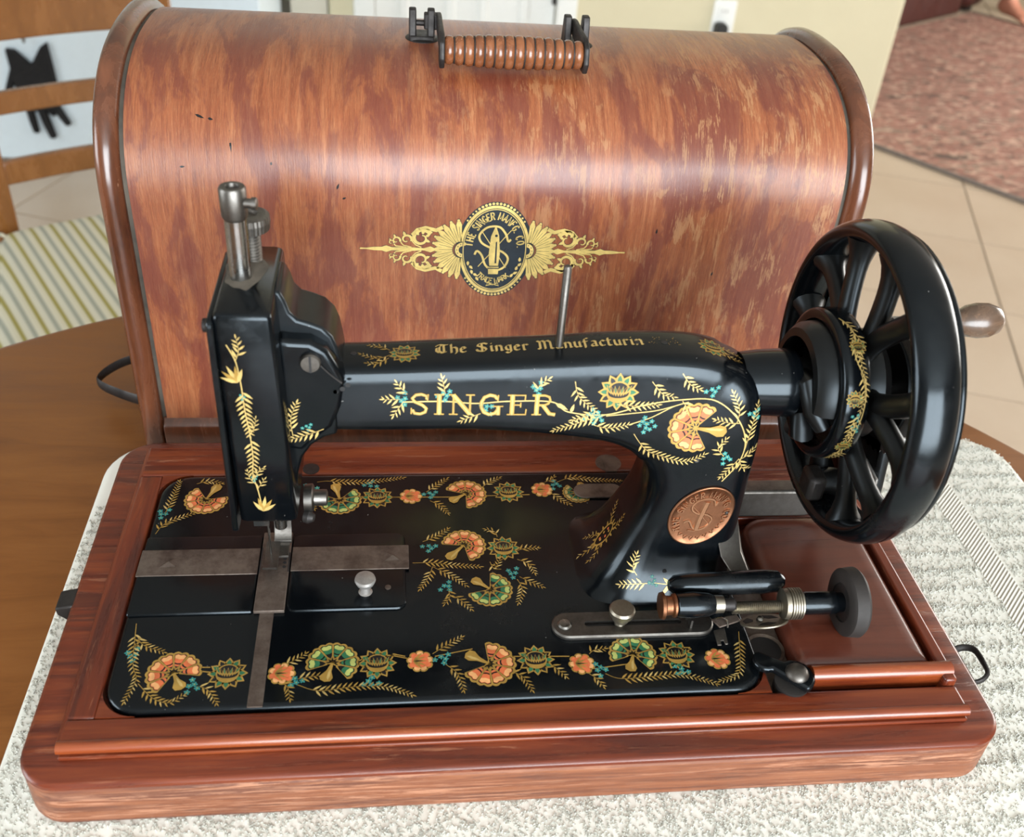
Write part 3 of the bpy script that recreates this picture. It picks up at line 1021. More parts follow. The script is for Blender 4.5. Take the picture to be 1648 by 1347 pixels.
lid = thing('bentwood_lid', (3.8, 26.8, TABLE_Z), 'domed bentwood carrying-case lid standing behind the sewing machine', 'case lid')
lb = B()
pr_ = lid_prof(.55)
vlen = [0]
for a, c in zip(pr_, pr_[1:]):
    vlen.append(vlen[-1] + math.hypot(c[0] - a[0], c[1] - a[1]))
xs = [-17.1 + (24.7 + 17.1) * i / 12 for i in range(13)]
lb.rings([[(x, y, z) for y, z in pr_] for x in xs])
lb.uv = [(x, t) for x in xs for t in vlen]
shell = obj('veneer_shell', lb, 'lid_veneer', lid, angle=60)
shell.data.materials[0] = LIDMAT
lid_bvh = BVHTree.FromPolygons([Vector(p) for p in lb.v], lb.f)
for sgn, xe in ((1, LX0), (-1, LX1)):
    e = B()
    e.rings([[(xe + sgn * d, y, z) for y, z in lid_prof(ins)] for d, ins in ((0, .75), (.04, .35), (.2, .1), (.5, 0), (.9, .05), (1.2, .28), (1.32, .42), (1.36, .8), (1.7, .8))])
    obj('end_moulding', e, 'lid_frame_wood', lid, angle=50)
    obj('edge_groove', B().rings([[(xe + sgn * d, y, z) for y, z in lid_prof(ins)] for d, ins in ((1.3, .66), (1.66, .66))]), 'groove_brown', lid)
rl = B()
for y0, y1 in ((LYF + .1, LYF + 1.0), (LYB - 1.0, LYB - .1)):
    s_ = 1 if y0 < 20 else -1
    ys = (y0, y0, y0 + .12, y0 + .5, y1) if s_ > 0 else (y1, y1, y1 - .12, y1 - .5, y0)
    zs = (TABLE_Z, -2.35, -2.15, -1.75, -1.72)
    pts = list(zip(ys, zs)) + [(ys[-1], TABLE_Z)]
    rl.rings([[(x, y, z) for y, z in pts] for x in (-17.3, 24.9)])
obj('bottom_rail', rl, 'lid_frame_wood', lid, bev=.04)
# folding iron loop low on the left end
bl = catmull([(-18.6, 19.2, -2.6), (-20.3, 20.2, -2.9), (-22.6, 21.8, -3.0), (-22.9, 22.7, -2.9), (-22.0, 23.9, -2.7), (-20.6, 24.6, -2.5), (-18.6, 25.0, -2.4)], 5)
obj('end_loop', B().tube(bl, [(.10, .42)] * len(bl), 8, flat=(0, 0, 1)), 'dark_iron', lid)
# carrying handle: two iron brackets, turned grip tipped forwards
for x in (-.55, 9.0):
    obj('handle_plate', B().lathe([(20.2, 1.1), (20.42, 1.1), (20.5, .9)], (x, 25.6, 0), (0, 0, 1), 24), 'dark_iron', lid)
for x in (-.55, 9.0):
    b_ = B()
    for dx in (-.62, .5):
        b_.prism([(24.9, 20.3), (26.3, 20.3), (26.0, 21.8), (25.9, 22.15), (25.3, 22.15), (25.1, 21.6)], YZ, x + dx - .22, x + dx + .22)
    b_.box((x - .8, 24.8, 20.3), (x + .7, 26.4, 20.7))
    b_.tube([(x - .8, 25.6, 21.3), (x + .7, 25.6, 21.3)], .18, 10)
    obj('bracket', b_, 'dark_iron', lid, bev=.08)
GY, GZ = 21.1, 21.05
for x in (.42, 8.8):
    b_ = B()
    b_.prism([(GY - .95, GZ - .3), (GY - .6, GZ - .9), (GY + .2, GZ - .95), (GY + .9, GZ - .2), (25.2, 21.0), (25.9, 21.1), (25.9, 21.9), (25.2, 22.0), (GY + 2, GZ + .9), (GY, GZ + .95), (GY - .7, GZ + .6)], YZ, x - .15, x + .15)
    if x < 1:
        b_.box((x - .9, 25.2, 21.0), (x + .1, 25.9, 21.9))
    obj('handle_arm', b_, 'dark_iron', lid, bev=.08)
gp = []
NR = 14
for k in range(NR):
    x0 = .55 + (8.65 - .55) * k / NR
    x1 = .55 + (8.65 - .55) * (k + 1) / NR
    big = .78 + .18 * math.sin(PI * (k + .5) / NR)
    for t in (.02, .12, .3, .5, .7, .88, .98):
        gp.append((x0 + (x1 - x0) * t, big - .17 * (abs(t - .5) * 2) ** 3))
obj('grip', B().lathe(gp, (0, GY, GZ), (1, 0, 0), 28), 'grip_wood', lid, angle=60)
for k in range(1, NR):
    x0 = .55 + (8.65 - .55) * k / NR
    big = .78 + .18 * math.sin(PI * k / NR)
    obj('grip_groove', B().tube([(x0, GY + (big - .12) * math.cos(a), GZ + (big - .12) * math.sin(a)) for a in [2 * PI * q / 24 for q in range(24)]], .055, 6, closed=True), 'rubber', lid)

# ================================================================== DECAL DRAWING (flat print, real positions)
GI = {n_: i for i, n_ in enumerate(GOLD)}


class Dec:
    def __init__(self):
        self.p = []

    def poly(self, pts, c, layer=0):
        self.p.append((pts, GI[c], layer))

    def stroke(self, pts, w, c, layer=0, closed=False, taper=False):
        P = [Vector((p[0], p[1])) for p in pts]
        n = len(P)
        Lf, Rt = [], []
        for i in range(n):
            a = P[i - 1] if (i or closed) else P[0]
            d = P[(i + 1) % n] if (i < n - 1 or closed) else P[-1]
            t = (d - a)
            if t.length < 1e-9:
                t = Vector((1, 0))
            t.normalize()
            nn = Vector((-t.y, t.x))
            ww = w * .5 * ((1 - .75 * i / (n - 1)) if taper else 1)
            Lf.append(P[i] + nn * ww)
            Rt.append(P[i] - nn * ww)
        for i in range(n if closed else n - 1):
            j = (i + 1) % n
            self.poly([tuple(Lf[i]), tuple(Lf[j]), tuple(Rt[j]), tuple(Rt[i])], c, layer)

    def nib(self, pts, w, ang, c, layer=0):
        d = Vector((math.cos(ang), math.sin(ang))) * w * .5
        e_ = Vector((-d.y, d.x)) * .22
        P = [Vector(p) for p in pts]
        for a, b_ in zip(P, P[1:]):
            t = (b_ - a).normalized()
            dd = d if abs(t.cross(d)) > w * .12 else e_ * 1.6
            self.poly([tuple(a - dd), tuple(a + dd), tuple(b_ + dd), tuple(b_ - dd)], c, layer)

    def disc(self, c0, rx, c, layer=0, ry=None, n=20, a0=0):
        ry = ry or rx
        self.poly([(c0[0] + rx * math.cos(a0 + 2 * PI * k / n), c0[1] + ry * math.sin(a0 + 2 * PI * k / n)) for k in range(n)], c, layer)

    def ringd(self, c0, rx, ry, w, c, layer=0, n=40):
        for k in range(n):
            a, b_ = 2 * PI * k / n, 2 * PI * (k + 1) / n
            self.poly([(c0[0] + (rx + s * w / 2) * math.cos(t), c0[1] + (ry + s * w / 2) * math.sin(t)) for t, s in ((a, -1), (a, 1), (b_, 1), (b_, -1))], c, layer)

    def outline(self, d, c, of):
        """dark keyline: every piece of one colour again, a little larger, underneath"""
        for pts, ci, layer in list(self.p):
            if ci != of or layer > 3:
                continue
            cx_ = sum(p[0] for p in pts) / len(pts)
            cz_ = sum(p[1] for p in pts) / len(pts)
            q = []
            for x_, y_ in pts:
                l_ = math.hypot(x_ - cx_, y_ - cz_) or 1
                q.append((x_ + (x_ - cx_) / l_ * d, y_ + (y_ - cz_) / l_ * d))
            self.p.insert(0, (q, GI[c], 0))

    def leaf(self, p, ang, ln, wd, c, layer=0):
        ca, sa = math.cos(ang), math.sin(ang)
        pts = [(0, 0), (.3, .42), (.62, .36), (1, 0), (.62, -.36), (.3, -.42)]
        self.poly([(p[0] + ca * ln * u - sa * wd * v_, p[1] + sa * ln * u + ca * wd * v_) for u, v_ in pts], c, layer)


def fan(D, x, y, R, gap, Lc, kind):
    """fan-shaped blossom with a club-like calyx in its gap"""
    g0 = math.radians(gap)
    fillc, tip = {'o': ('orange', 'peach'), 'g': ('green', 'pale_green'), 'y': ('green', 'pale_gold')}[kind]
    half = math.radians(126)
    mid = g0 + PI
    N = 7

    def P(a, r):
        return (x + R * r * math.cos(a), y + R * r * math.sin(a))
    for i in range(N):
        a0 = mid - half + 2 * half * i / N
        da = 2 * half / N
        sc = [P(a0 + da * t, .94 + .07 * abs(math.sin(PI * t * 2))) for t in (0, .12, .25, .38, .5, .62, .75, .88, 1)]
        D.poly([P(a0, .2)] + sc + [P(a0 + da, .2)], 'gold', 0)
        m0, m1 = a0 + da * .07, a0 + da * .93
        D.poly([P(a0 + da * .5, .24), P(m0 + da * .05, .36)] + [P(m0 + (m1 - m0) * t, .87 + .05 * abs(math.sin(PI * t * 2))) for t in (0, .25, .5, .75, 1)] + [P(m1 - da * .05, .36)], 'decal_black', 1)
        m0, m1 = a0 + da * .11, a0 + da * .89
        D.poly([P(m0, .50)] + [P(m0 + (m1 - m0) * t, .84 + .05 * abs(math.sin(PI * t * 2))) for t in (0, .25, .5, .75, 1)] + [P(m1, .50), P(a0 + da * .5, .46)], fillc, 2)
        D.poly([P(m0 + da * .02, .70)] + [P(m0 + (m1 - m0) * t, .82 + .05 * abs(math.sin(PI * t * 2))) for t in (0, .25, .5, .75, 1)] + [P(m1 - da * .02, .70), P(a0 + da * .5, .64)], tip, 3)
        if kind == 'o' or i % 2:
            D.poly([P(m0 + da * .1, .33), P(m0, .43), P(a0 + da * .5, .40), P(m1, .43), P(m1 - da * .1, .33)], fillc, 2)
    for i in range(6):
        a = mid - half * .8 + 2 * half * .8 * i / 5
        D.leaf((x, y), a, R * .30, R * .16, 'gold', 4)
        D.leaf((x + R * .08 * math.cos(a), y + R * .08 * math.sin(a)), a, R * .17, R * .07, 'decal_black', 5)
    q = Vector((math.cos(g0), math.sin(g0)))
    nq = Vector((-q.y, q.x))
    c0 = Vector((x, y))
    pts = [(.0, .04), (.45, .10), (.75, .24), (.95, .20), (1.03, 0)]
    out_ = [c0 + q * Lc * u + nq * R * v_ for u, v_ in pts] + [c0 + q * Lc * u - nq * R * v_ for u, v_ in pts[::-1][1:]]
    D.poly([tuple(p) for p in out_], 'gold', 5)
    hl = [c0 + q * Lc * u + nq * R * v_ for u, v_ in ((.3, .03), (.7, .12), (.92, .1), (.8, .02), (.5, -.01))]
    D.poly([tuple(p) for p in hl], 'pale_gold', 6)


def lotus(D, x, y, R, kind='g', rot=0):
    n = 12
    for k in range(n):
        a = rot + PI / 2 + 2 * PI * k / n
        D.leaf((x + math.cos(a) * R * .35, y + math.sin(a) * R * .35), a, R * .68, R * .52, 'gold', 0)
        D.leaf((x + math.cos(a) * R * .48, y + math.sin(a) * R * .48), a, R * .42, R * .28, 'green' if k % 3 != 1 else 'decal_black', 1)
    D.disc((x, y), R * .60, 'gold', 2)
    D.disc((x, y), R * .52, 'decal_black', 3)
    lo_ = [(x + R * .58 * math.cos(a), y + R * .58 * math.sin(a)) for a in [PI * 1.04 + PI * .92 * k / 12 for k in range(13)]]
    hi_ = [(x + R * .50 * math.cos(a), y - R * .10 + R * .22 * math.sin(a)) for a in [PI * 1.96 - PI * .92 * k / 12 for k in range(13)]]
    D.poly(lo_ + hi_, 'gold', 4)
    for k in range(7):
        t = (k - 3) / 3
        D.leaf((x + t * R * .34, y - R * .24 + R * .12 * t * t), PI / 2 - t * .5, R * .60, R * .17, 'gold', 5)
        D.leaf((x + t * R * .34 + t * R * .06, y - R * .08 + R * .10 * t * t), PI / 2 - t * .5, R * .38, R * .09, 'decal_black' if k % 2 else 'green', 6)


def daisy(D, x, y, R, rot=0):
    n = 9
    for k in range(n):
        a = rot + 2 * PI * k / n
        D.disc((x + math.cos(a) * R * .68, y + math.sin(a) * R * .68), R * .33, 'gold', 0, n=12)
        D.disc((x + math.cos(a) * R * .66, y + math.sin(a) * R * .66), R * .24, 'orange' if k % 2 else 'peach', 2, n=12)
    D.disc((x, y), R * .74, 'gold', 1)
    D.disc((x, y), R * .62, 'orange', 3)
    for k in range(-2, 3):
        D.leaf((x - R * .5, y), k * .42, R * 1.0, R * .20, 'gold', 4)
    D.leaf((x - R * .45, y), 0, R * .7, R * .12, 'decal_black', 5)


def teal(D, x, y, R):
    for k in range(5):
        a = k * 2.4 + x
        r = R * (.18 + .17 * k)
        cx_, cy_ = x + r * math.cos(a), y + r * math.sin(a)
        for q in range(5):
            b_ = 2 * PI * q / 5 + k
            D.leaf((cx_, cy_), b_, R * .34, R * .26, 'teal', 1)
        D.disc((cx_, cy_), R * .07, 'pale_green', 2, n=8)


def fern(D, pts, ln=.50, c='gold', step=.30, bare=.15, w=.035):
    P = catmull([(p[0], p[1], 0) for p in pts], 8)
    D.stroke([(p.x, p.y) for p in P], w, c, 1, taper=True)
    d = [0]
    for a, b_ in zip(P, P[1:]):
        d.append(d[-1] + (b_ - a).length)
    tot = d[-1]
    s = tot * bare
    sd = 1
    while s < tot:
        i = min(max(k for k in range(len(d)) if d[k] <= s), len(P) - 2)
        p = P[i].lerp(P[i + 1], (s - d[i]) / max(1e-6, d[i + 1] - d[i]))
        t = P[i + 1] - P[i]
        a = math.atan2(t.y, t.x)
        k = ln * (1 - .55 * s / tot)
        D.leaf((p.x, p.y), a + sd * .80, k, k * .27, 'pale_gold' if random.random() < .35 else c, 2)
        sd = -sd
        s += step * .5 * (1 - .35 * s / tot)
    p = P[-1]
    t = P[-1] - P[-2]
    D.leaf((p.x, p.y), math.atan2(t.y, t.x), ln * .5, ln * .16, c, 2)


def emit(name, D, fn, parent, off=.006, label=None):
    b_ = B()
    for pts, c, layer in D.p:
        vs_ = [fn(u, v_, .008 + layer * off) for u, v_ in pts]
        if any(q is None for q in vs_):
            continue
        b_.add(vs_, [tuple(range(len(vs_)))], c)
    used = sorted(set(b_.mi))
    if not used:
        return None
    b_.mi = [used.index(i) for i in b_.mi]
    me_o = obj(name, b_, [GOLD[i] for i in used], parent, smooth=False)
    if label:
        me_o['label'] = label
    return me_o


CAPS = {
    'A': (.7, [[(0, 0), (.35, 1), (.7, 0)], [(.14, .36), (.56, .36)]]), 'C': (.62, [[(.62, .8), (.42, 1), (.15, .88), (0, .5), (.15, .12), (.42, 0), (.62, .2)]]),
    'D': (.62, [[(0, 0), (0, 1), (.35, 1), (.58, .8), (.62, .5), (.58, .2), (.35, 0), (0, 0)]]), 'E': (.55, [[(.55, 1), (0, 1), (0, 0), (.55, 0)], [(0, .52), (.42, .52)]]),
    'F': (.55, [[(.55, 1), (0, 1), (0, 0)], [(0, .52), (.42, .52)]]), 'G': (.65, [[(.6, .82), (.4, 1), (.14, .88), (0, .5), (.14, .12), (.4, 0), (.63, .14), (.63, .44), (.38, .44)]]),
    'H': (.65, [[(0, 0), (0, 1)], [(.65, 0), (.65, 1)], [(0, .5), (.65, .5)]]), 'I': (.1, [[(.05, 0), (.05, 1)]]), 'K': (.62, [[(0, 0), (0, 1)], [(.6, 1), (0, .42)], [(.2, .58), (.62, 0)]]),
    'M': (.8, [[(0, 0), (.05, 1), (.4, .25), (.75, 1), (.8, 0)]]), 'N': (.65, [[(0, 0), (0, 1), (.65, 0), (.65, 1)]]), 'O': (.7, [[(.35, 1), (.1, .86), (0, .5), (.1, .14), (.35, 0), (.6, .14), (.7, .5), (.6, .86), (.35, 1)]]),
    'R': (.62, [[(0, 0), (0, 1), (.38, 1), (.57, .88), (.57, .66), (.38, .52), (0, .52)], [(.3, .52), (.62, 0)]]),
    'S': (.6, [[(.56, .82), (.4, .98), (.18, .98), (.03, .8), (.12, .6), (.48, .42), (.58, .2), (.42, .02), (.18, .02), (.01, .18)]]), 'T': (.66, [[(0, 1), (.66, 1)], [(.33, 1), (.33, 0)]]),
    'U': (.62, [[(0, 1), (0, .25), (.15, .02), (.47, .02), (.62, .25), (.62, 1)]]), '.': (.12, [[(.06, 0), (.06, .1)]]), ' ': (.35, [])}


def arc_text(D, txt, cx_, cz, rx, rz, a_mid, size, w, c, layer, inward=False, gap=.22, squeeze=1.0):
    adv = [CAPS[t][0] * squeeze + gap for t in txt]
    tot = sum(adv) * size
    s = -tot / 2
    for t, ad in zip(txt, adv):
        mid_ = s + (ad - gap) * size / 2
        da = mid_ / ((rx + rz) / 2)
        a = a_mid - da if not inward else a_mid + da
        r_x, r_z = rx, rz
        px, pz = cx_ + r_x * math.cos(a), cz + r_z * math.sin(a)
        nx, nz = math.cos(a) / r_x, math.sin(a) / r_z
        l_ = math.hypot(nx, nz)
        nx, nz = nx / l_, nz / l_
        if inward:
            nx, nz = -nx, -nz
        tx, tz = nz, -nx
        for st in CAPS[t][1]:
            pts = [(px + tx * (u * squeeze - CAPS[t][0] * squeeze / 2) * size + nx * v_ * size, pz + tz * (u * squeeze - CAPS[t][0] * squeeze / 2) * size + nz * v_ * size) for u, v_ in st]
            D.stroke(pts, w, c, layer)
            for q in pts[1:-1]:
                D.disc(q, w * .5, c, layer, n=8)
        s += ad * size


# ------------------------------------------------------------------ the lid's gilt emblem
LCX, LCZ = 3.68, 10.72


def lidmap(u, v_, h):
    hit = lid_bvh.ray_cast(Vector((u, 0, v_)), Vector((0, 1, 0)))
    return tuple(hit[0] + Vector((0, -1, .0)) * h) if hit[0] else None


D = Dec()
for x, z, a, ln in ((-11.35, 16.2, 1.65, 1.1), (-13.3, 17.9, -.3, .55), (-12.6, 17.75, -.2, .3), (-5.6, 14.35, 1.2, .4), (-5.3, 13.8, .4, .25), (-9.2, 15.6, 1.5, .2), (13.5, 12.0, 1.5, .35), (-14.2, 15.4, .1, .3), (17.5, 9.2, 1.4, .3), (10.2, 4.8, .2, .3)):
    D.leaf((x, z), a, ln, .14, 'decal_black', 0)
emit('scratch', D, lidmap, shell)
D = Dec()
for q in range(8):
    for k in range(48):
        a, b_ = 2 * PI * k / 48, 2 * PI * (k + 1) / 48
        D.poly([(LCX + 2.32 * f_ / 8 * math.cos(t_), LCZ + 3.14 * f_ / 8 * math.sin(t_)) for t_, f_ in ((a, q), (a, q + 1), (b_, q + 1), (b_, q))][1 if q == 0 else 0:], 'navy', 0)
for k in range(64):
    a = 2 * PI * k / 64
    if abs(math.cos(a)) < .80:
        D.disc((LCX + 2.20 * math.cos(a), LCZ + 3.02 * math.sin(a)), .085 if abs(math.cos(a)) < .5 else .06, 'brass_print', 1, n=10)
D.ringd((LCX, LCZ), 2.05, 2.82, .17, 'brass_print', 1, 48)
D.ringd((LCX, LCZ), 1.90, 2.66, .05, 'brass_print', 1, 48)
arc_text(D, 'THE SINGER MANFG. CO.', LCX, LCZ, 1.36, 2.00, PI / 2 - .02, .46, .085, 'brass_print', 2, squeeze=.66, gap=.17)
arc_text(D, 'TRADE MARK', LCX, LCZ, 1.62, 2.22, -PI / 2, .34, .06, 'brass_print', 6, inward=True, squeeze=.9, gap=.24)
# shuttle, ribbon S and crossed needles
sh = [(-.26, -1.05), (-.34, -.3), (-.26, .9), (0, 1.62), (.22, 1.0), (.34, -.2), (.28, -1.05)]
D.poly([(LCX + u, LCZ + v_ + .02) for u, v_ in sh], 'brass_print', 5)
D.poly([(LCX + u, LCZ + v_) for u, v_ in ((.05, -.85), (.05, .55), (.13, .6), (.16, -.85))], 'navy', 6)
D.disc((LCX + .06, LCZ + .98), .09, 'navy', 6, n=10)
D.poly([(LCX + u, LCZ + v_) for u, v_ in ((-.3, -1.6), (-.34, -1.1), (.32, -1.1), (.30, -1.6))], 'brass_print', 5)
D.stroke([(LCX - .36, LCZ - 1.2), (LCX + .34, LCZ - 1.2)], .07, 'navy', 6)
Sc = catmull([(.95, .75, 0), (.80, .62, 0), (.62, 1.1, 0), (.2, 1.55, 0), (-.5, 1.5, 0), (-.95, 1.0, 0), (-.8, .5, 0), (-.2, .15, 0), (.5, -.1, 0), (.85, -.55, 0), (.6, -1.15, 0), (0, -1.35, 0), (-.5, -1.0, 0), (-.75, -.35, 0), (-1.05, -.05, 0), (-1.2, -.3, 0)], 5)
D.stroke([(LCX + p.x, LCZ + p.y) for p in Sc], .13, 'brass_print', 3)
D.stroke([(LCX - .95, LCZ - 1.1), (LCX + .95, LCZ + 1.35)], .05, 'brass_print', 4)
D.stroke([(LCX + .75, LCZ - 1.15), (LCX - .85, LCZ + 1.3)], .05, 'brass_print', 4)
for sg in (-1, 1):
    for k in range(5):
        a = -PI / 2 + sg * (1.25 - k * .14)
        D.leaf((LCX + 1.66 * math.cos(a), LCZ + 2.35 * math.sin(a)), a + PI / 2 + sg * .3 * (-1) ** k, .32, .2, 'brass_print', 2)
    D.stroke([(LCX, LCZ - 2.35), (LCX + sg * .3, LCZ - 2.2), (LCX + sg * .4, LCZ - 2.4), (LCX, LCZ - 2.3)], .06, 'brass_print', 3)
emit('emblem_oval', D, lidmap, shell, label='navy and gilt oval trade-mark emblem')
for sg in (-1, 1):
    D = Dec()

    def Q(u, v_):
        return (LCX + sg * (1.95 + u), LCZ + v_)
    # dark keyline under the gold
    body_ = [(0, 1.75), (.6, 1.62), (1.5, 1.45), (2.1, 1.5), (2.75, 1.3), (3.3, 1.0), (3.9, .95), (4.3, .6), (5.0, .28), (6.05, .06)]
    outl = body_ + [(u, -v_) for u, v_ in body_[::-1]]
    # half rosette
    for k in range(13):
        a = -PI / 2 + PI * (k + .5) / 13
        c_, s__ = math.cos(a), math.sin(a)
        p = Q(.05 + .55 * c_, .55 * s__)
        d_ = math.atan2(s__ * 1.0, sg * c_)
        L_ = 1.05 + .25 * abs(s__)
        px_ = [(0, .07), (.5, .13), (.85, .17), (1.0, .10), (1.04, 0), (1.0, -.10), (.85, -.17), (.5, -.13), (0, -.07)]
        D.poly([(p[0] + math.cos(d_) * L_ * u_ - math.sin(d_) * w2, p[1] + math.sin(d_) * L_ * u_ + math.cos(d_) * w2) for u_, w2 in px_], 'brass_print', 1)
        D.stroke([p, (p[0] + math.cos(d_) * L_ * .75, p[1] + math.sin(d_) * L_ * .75)], .022, 'navy', 2)
        e_ = Q(.05 + (.62 + L_) * c_, (.62 + L_) * s__)
        D.disc(e_, .085, 'brass_print', 1, n=10)
    D.poly([Q(.50 * math.cos(-PI / 2 + PI * k / 12), .55 * math.sin(-PI / 2 + PI * k / 12)) for k in range(13)], 'navy', 3)
    D.poly([Q(.44 * math.cos(-PI / 2 + PI * k / 12), .49 * math.sin(-PI / 2 + PI * k / 12)) for k in range(13)], 'brass_print', 4)
    D.poly([Q(.22 * math.cos(-PI / 2 + PI * k / 12), .25 * math.sin(-PI / 2 + PI * k / 12)) for k in range(13)], 'navy', 5)
    for k in range(5):
        a = -PI / 2 + PI * (k + .5) / 5
        D.disc(Q(.33 * math.cos(a), .37 * math.sin(a)), .035, 'navy', 5, n=8)
    # acanthus scrolls above and below the axis
    for sv in (-1, 1):
        sp_ = []
        for k in range(18):
            t = k / 17
            r = .62 * (1 - t * .72)
            a = PI * .85 - t * 2 * PI * 1.15
            sp_.append(Q(2.45 + r * math.cos(a), sv * (.72 + r * math.sin(a))))
        D.stroke(sp_, .30, 'brass_print', 1, taper=True)
        D.stroke([Q(1.2, sv * 1.45), Q(1.6, sv * 1.25), Q(2.2, sv * 1.4), Q(2.7, sv * 1.25), Q(3.0, sv * .9)], .24, 'brass_print', 1)
        for k in range(4):
            a = .9 + k * .9
            D.leaf(Q(2.45 + .25 * math.cos(a), sv * (.72 + .25 * math.sin(a))), math.atan2(sv * math.sin(a), sg * math.cos(a)), .34, .22, 'brass_print', 2)
        for cu_, cv_, r_ in ((3.35, .62, .34), (3.95, .55, .26), (4.25, .42, .17)):
            s2 = []
            for k in range(12):
                t = k / 11
                a = PI * 1.1 - t * 2 * PI * .9
                r = r_ * (1 - .65 * t)
                s2.append(Q(cu_ + r * math.cos(a), sv * (cv_ + r * math.sin(a))))
            D.stroke(s2, r_ * .52, 'brass_print', 1, taper=True)
            D.leaf(Q(cu_ + r_ * .2, sv * (cv_ + r_ * .7)), math.atan2(sv * .8, sg * .3), r_ * .9, r_ * .6, 'brass_print', 1)
            D.stroke([Q(cu_ - r_, sv * (cv_ - .1)), Q(cu_ - r_ * 1.6, sv * cv_ * .45), Q(cu_ - .9, sv * .12)], .07, 'brass_print', 1)
    D.poly([Q(u, v_) for u, v_ in ((1.5, 0), (1.9, .2), (2.3, .07), (3.2, .13), (4.2, .10), (4.55, .22), (4.8, .12), (5.3, .11), (5.75, .04), (6.05, .05), (6.12, 0), (6.05, -.05), (5.75, -.04), (5.3, -.11), (4.8, -.12), (4.55, -.22), (4.2, -.10), (3.2, -.13), (2.3, -.07), (1.9, -.2))], 'brass_print', 3)
    D.outline(.035, 'navy', GI['brass_print'])
    emit('emblem_scrollwork', D, lidmap, shell, label='gilt leaf scrollwork beside the oval emblem')

# ================================================================== SEWING MACHINE
AY = 1.0        # the arm's centre line
WZ = 11.6       # height of the main shaft
sm = thing('sewing_machine', (0, 0, -.83), 'black hand-crank sewing machine with gold and coral floral decals', 'sewing machine')


def bed_out(i_):
    return rrect(-15.58 + i_, -8.28 + i_, 15.62 - i_, 8.28 - i_, 1.65 - i_ * .5, 8)


bed = obj('bed', slab(bed_out, [(-.82, .12), (-.5, 0), (-.22, 0), (-.08, .06), (-.015, .16), (0, .32)]), 'enamel', sm, angle=50)

# ---- arm and pillar: one casting swept along the bend
RG = [((-6.9, 9.9), (-6.9, 13.10), 1.80, .74), ((-3, 9.85), (-3, 13.22), 1.85, .74), ((1, 9.9), (1, 13.42), 1.92, .74), ((4.6, 9.65), (4.8, 13.62), 1.98, .74), ((7.3, 9.25), (8.2, 13.84), 2.05, .75),
      ((8.7, 8.75), (11.4, 13.80), 2.15, .76), ((9.6, 7.95), (13.4, 13.30), 2.2, .8), ((10.1, 7.15), (14.9, 12.2), 2.25, .9), ((10.28, 6.2), (15.45, 9.7), 2.25, 1), ((10.2, 5.2), (15.5, 6.9), 2.3, 1),
      ((9.9, 4.1), (15.5, 4.7), 2.4, 1), ((9.4, 2.9), (15.5, 3.0), 2.55, 1), ((8.9, 1.8), (15.5, 1.8), 2.8, 1), ((8.4, 1.0), (15.5, 1.0), 3.08, 1), ((7.95, .45), (15.52, .45), 3.35, 1), ((7.45, .08), (15.54, .08), 3.6, 1), ((7.2, -.05), (15.55, -.05), 3.75, 1)]


def interp(vals, n=6):
    return catmull([tuple(v_) for v_ in vals], n)


inn = interp([(a[0], a[1], 0) for a, *_ in RG])
outr = interp([(b_[0], b_[1], 0) for _, b_, *_ in RG])
hyt = interp([(h, t, 0) for *_, h, t in RG])
arm_b = B()
NS = 48
ringsA = []
for ip, op, ht in zip(inn, outr, hyt):
    hy, tr_ = ht.x, min(1, ht.y)
    c0 = (ip + op) / 2
    dn = (op - ip) / 2
    r = []
    ex = 2 / (6.0 if tr_ < .8 else 4.4)
    for k in range(NS):
        a = 2 * PI * k / NS
        ca, sa = math.cos(a), math.sin(a)
        yy = hy * math.copysign(abs(ca) ** ex, ca)
        tt = math.copysign(abs(sa) ** ex, sa)
        yy *= 1 - (1 - tr_) * (tt + 1) / 2
        q = c0 + dn * tt
        r.append((q.x, AY + yy, q.y))
    ringsA.append(r)
arm_b.rings(ringsA)
arm = obj('arm', arm_b, 'enamel', sm, angle=70)
arm_bvh = BVHTree.FromPolygons([Vector(p) for p in arm_b.v], arm_b.f)

# ---- head
hb = B()
hr = []
for z, x0, x1, y0, y1, i_ in ((5.55, -9.62, -6.98, -2.0, 3.95, .15), (5.75, -9.62, -6.98, -2.0, 3.95, 0), (10, -9.68, -7.1, -2.06, 4.0, 0), (16.75, -9.74, -7.35, -2.15, 4.1, 0), (16.92, -9.74, -7.35, -2.15, 4.1, .05), (17.0, -9.74, -7.35, -2.15, 4.1, .16)):
    hr.append([(u, v_, z) for u, v_ in rrect(x0 + i_, y0 + i_, x1 - i_, y1 - i_, .28, 4)])
hb.rings(hr)
head = obj('head', hb, 'enamel', sm, angle=50)
obj('face_plate', B().prism(rrect(-2.28, 5.15, 4.15, 16.75, .35, 4), YZ, -9.98, -9.70), 'enamel', sm, bev=.08)
obj('face_plate_screw', B().lathe([(0, .30), (.22, .30), (.26, .22)], (-9.97, -1.6, 16.2), (-1, 0, 0), 16), 'dark_iron', sm)
cv = [(-7.5, 10.5), (-7.5, 17.0), (-7.2, 16.95), (-7.0, 16.5), (-6.85, 15.95), (-6.55, 15.6), (-6.0, 15.42), (-5.5, 15.2), (-5.1, 14.75), (-4.9, 14.2), (-4.78, 13.5), (-4.7, 12.9), (-4.7, 10.5)]
obj('take_up_cover', B().prism(cv, XZ, -.15, 2.7), 'enamel_dusty', sm, bev=.22, seg=3)
bs = [(-7.4, 9.2), (-7.4, 15.1), (-6.9, 15.0), (-6.0, 14.95), (-5.3, 14.5), (-4.9, 13.7), (-4.6, 13.0), (-4.8, 11.5), (-5.2, 10.4), (-6.0, 9.7), (-6.6, 9.0)]
obj('lever_housing', B().prism(bs, XZ, -.95, .4), 'enamel', sm, bev=.25, seg=3)
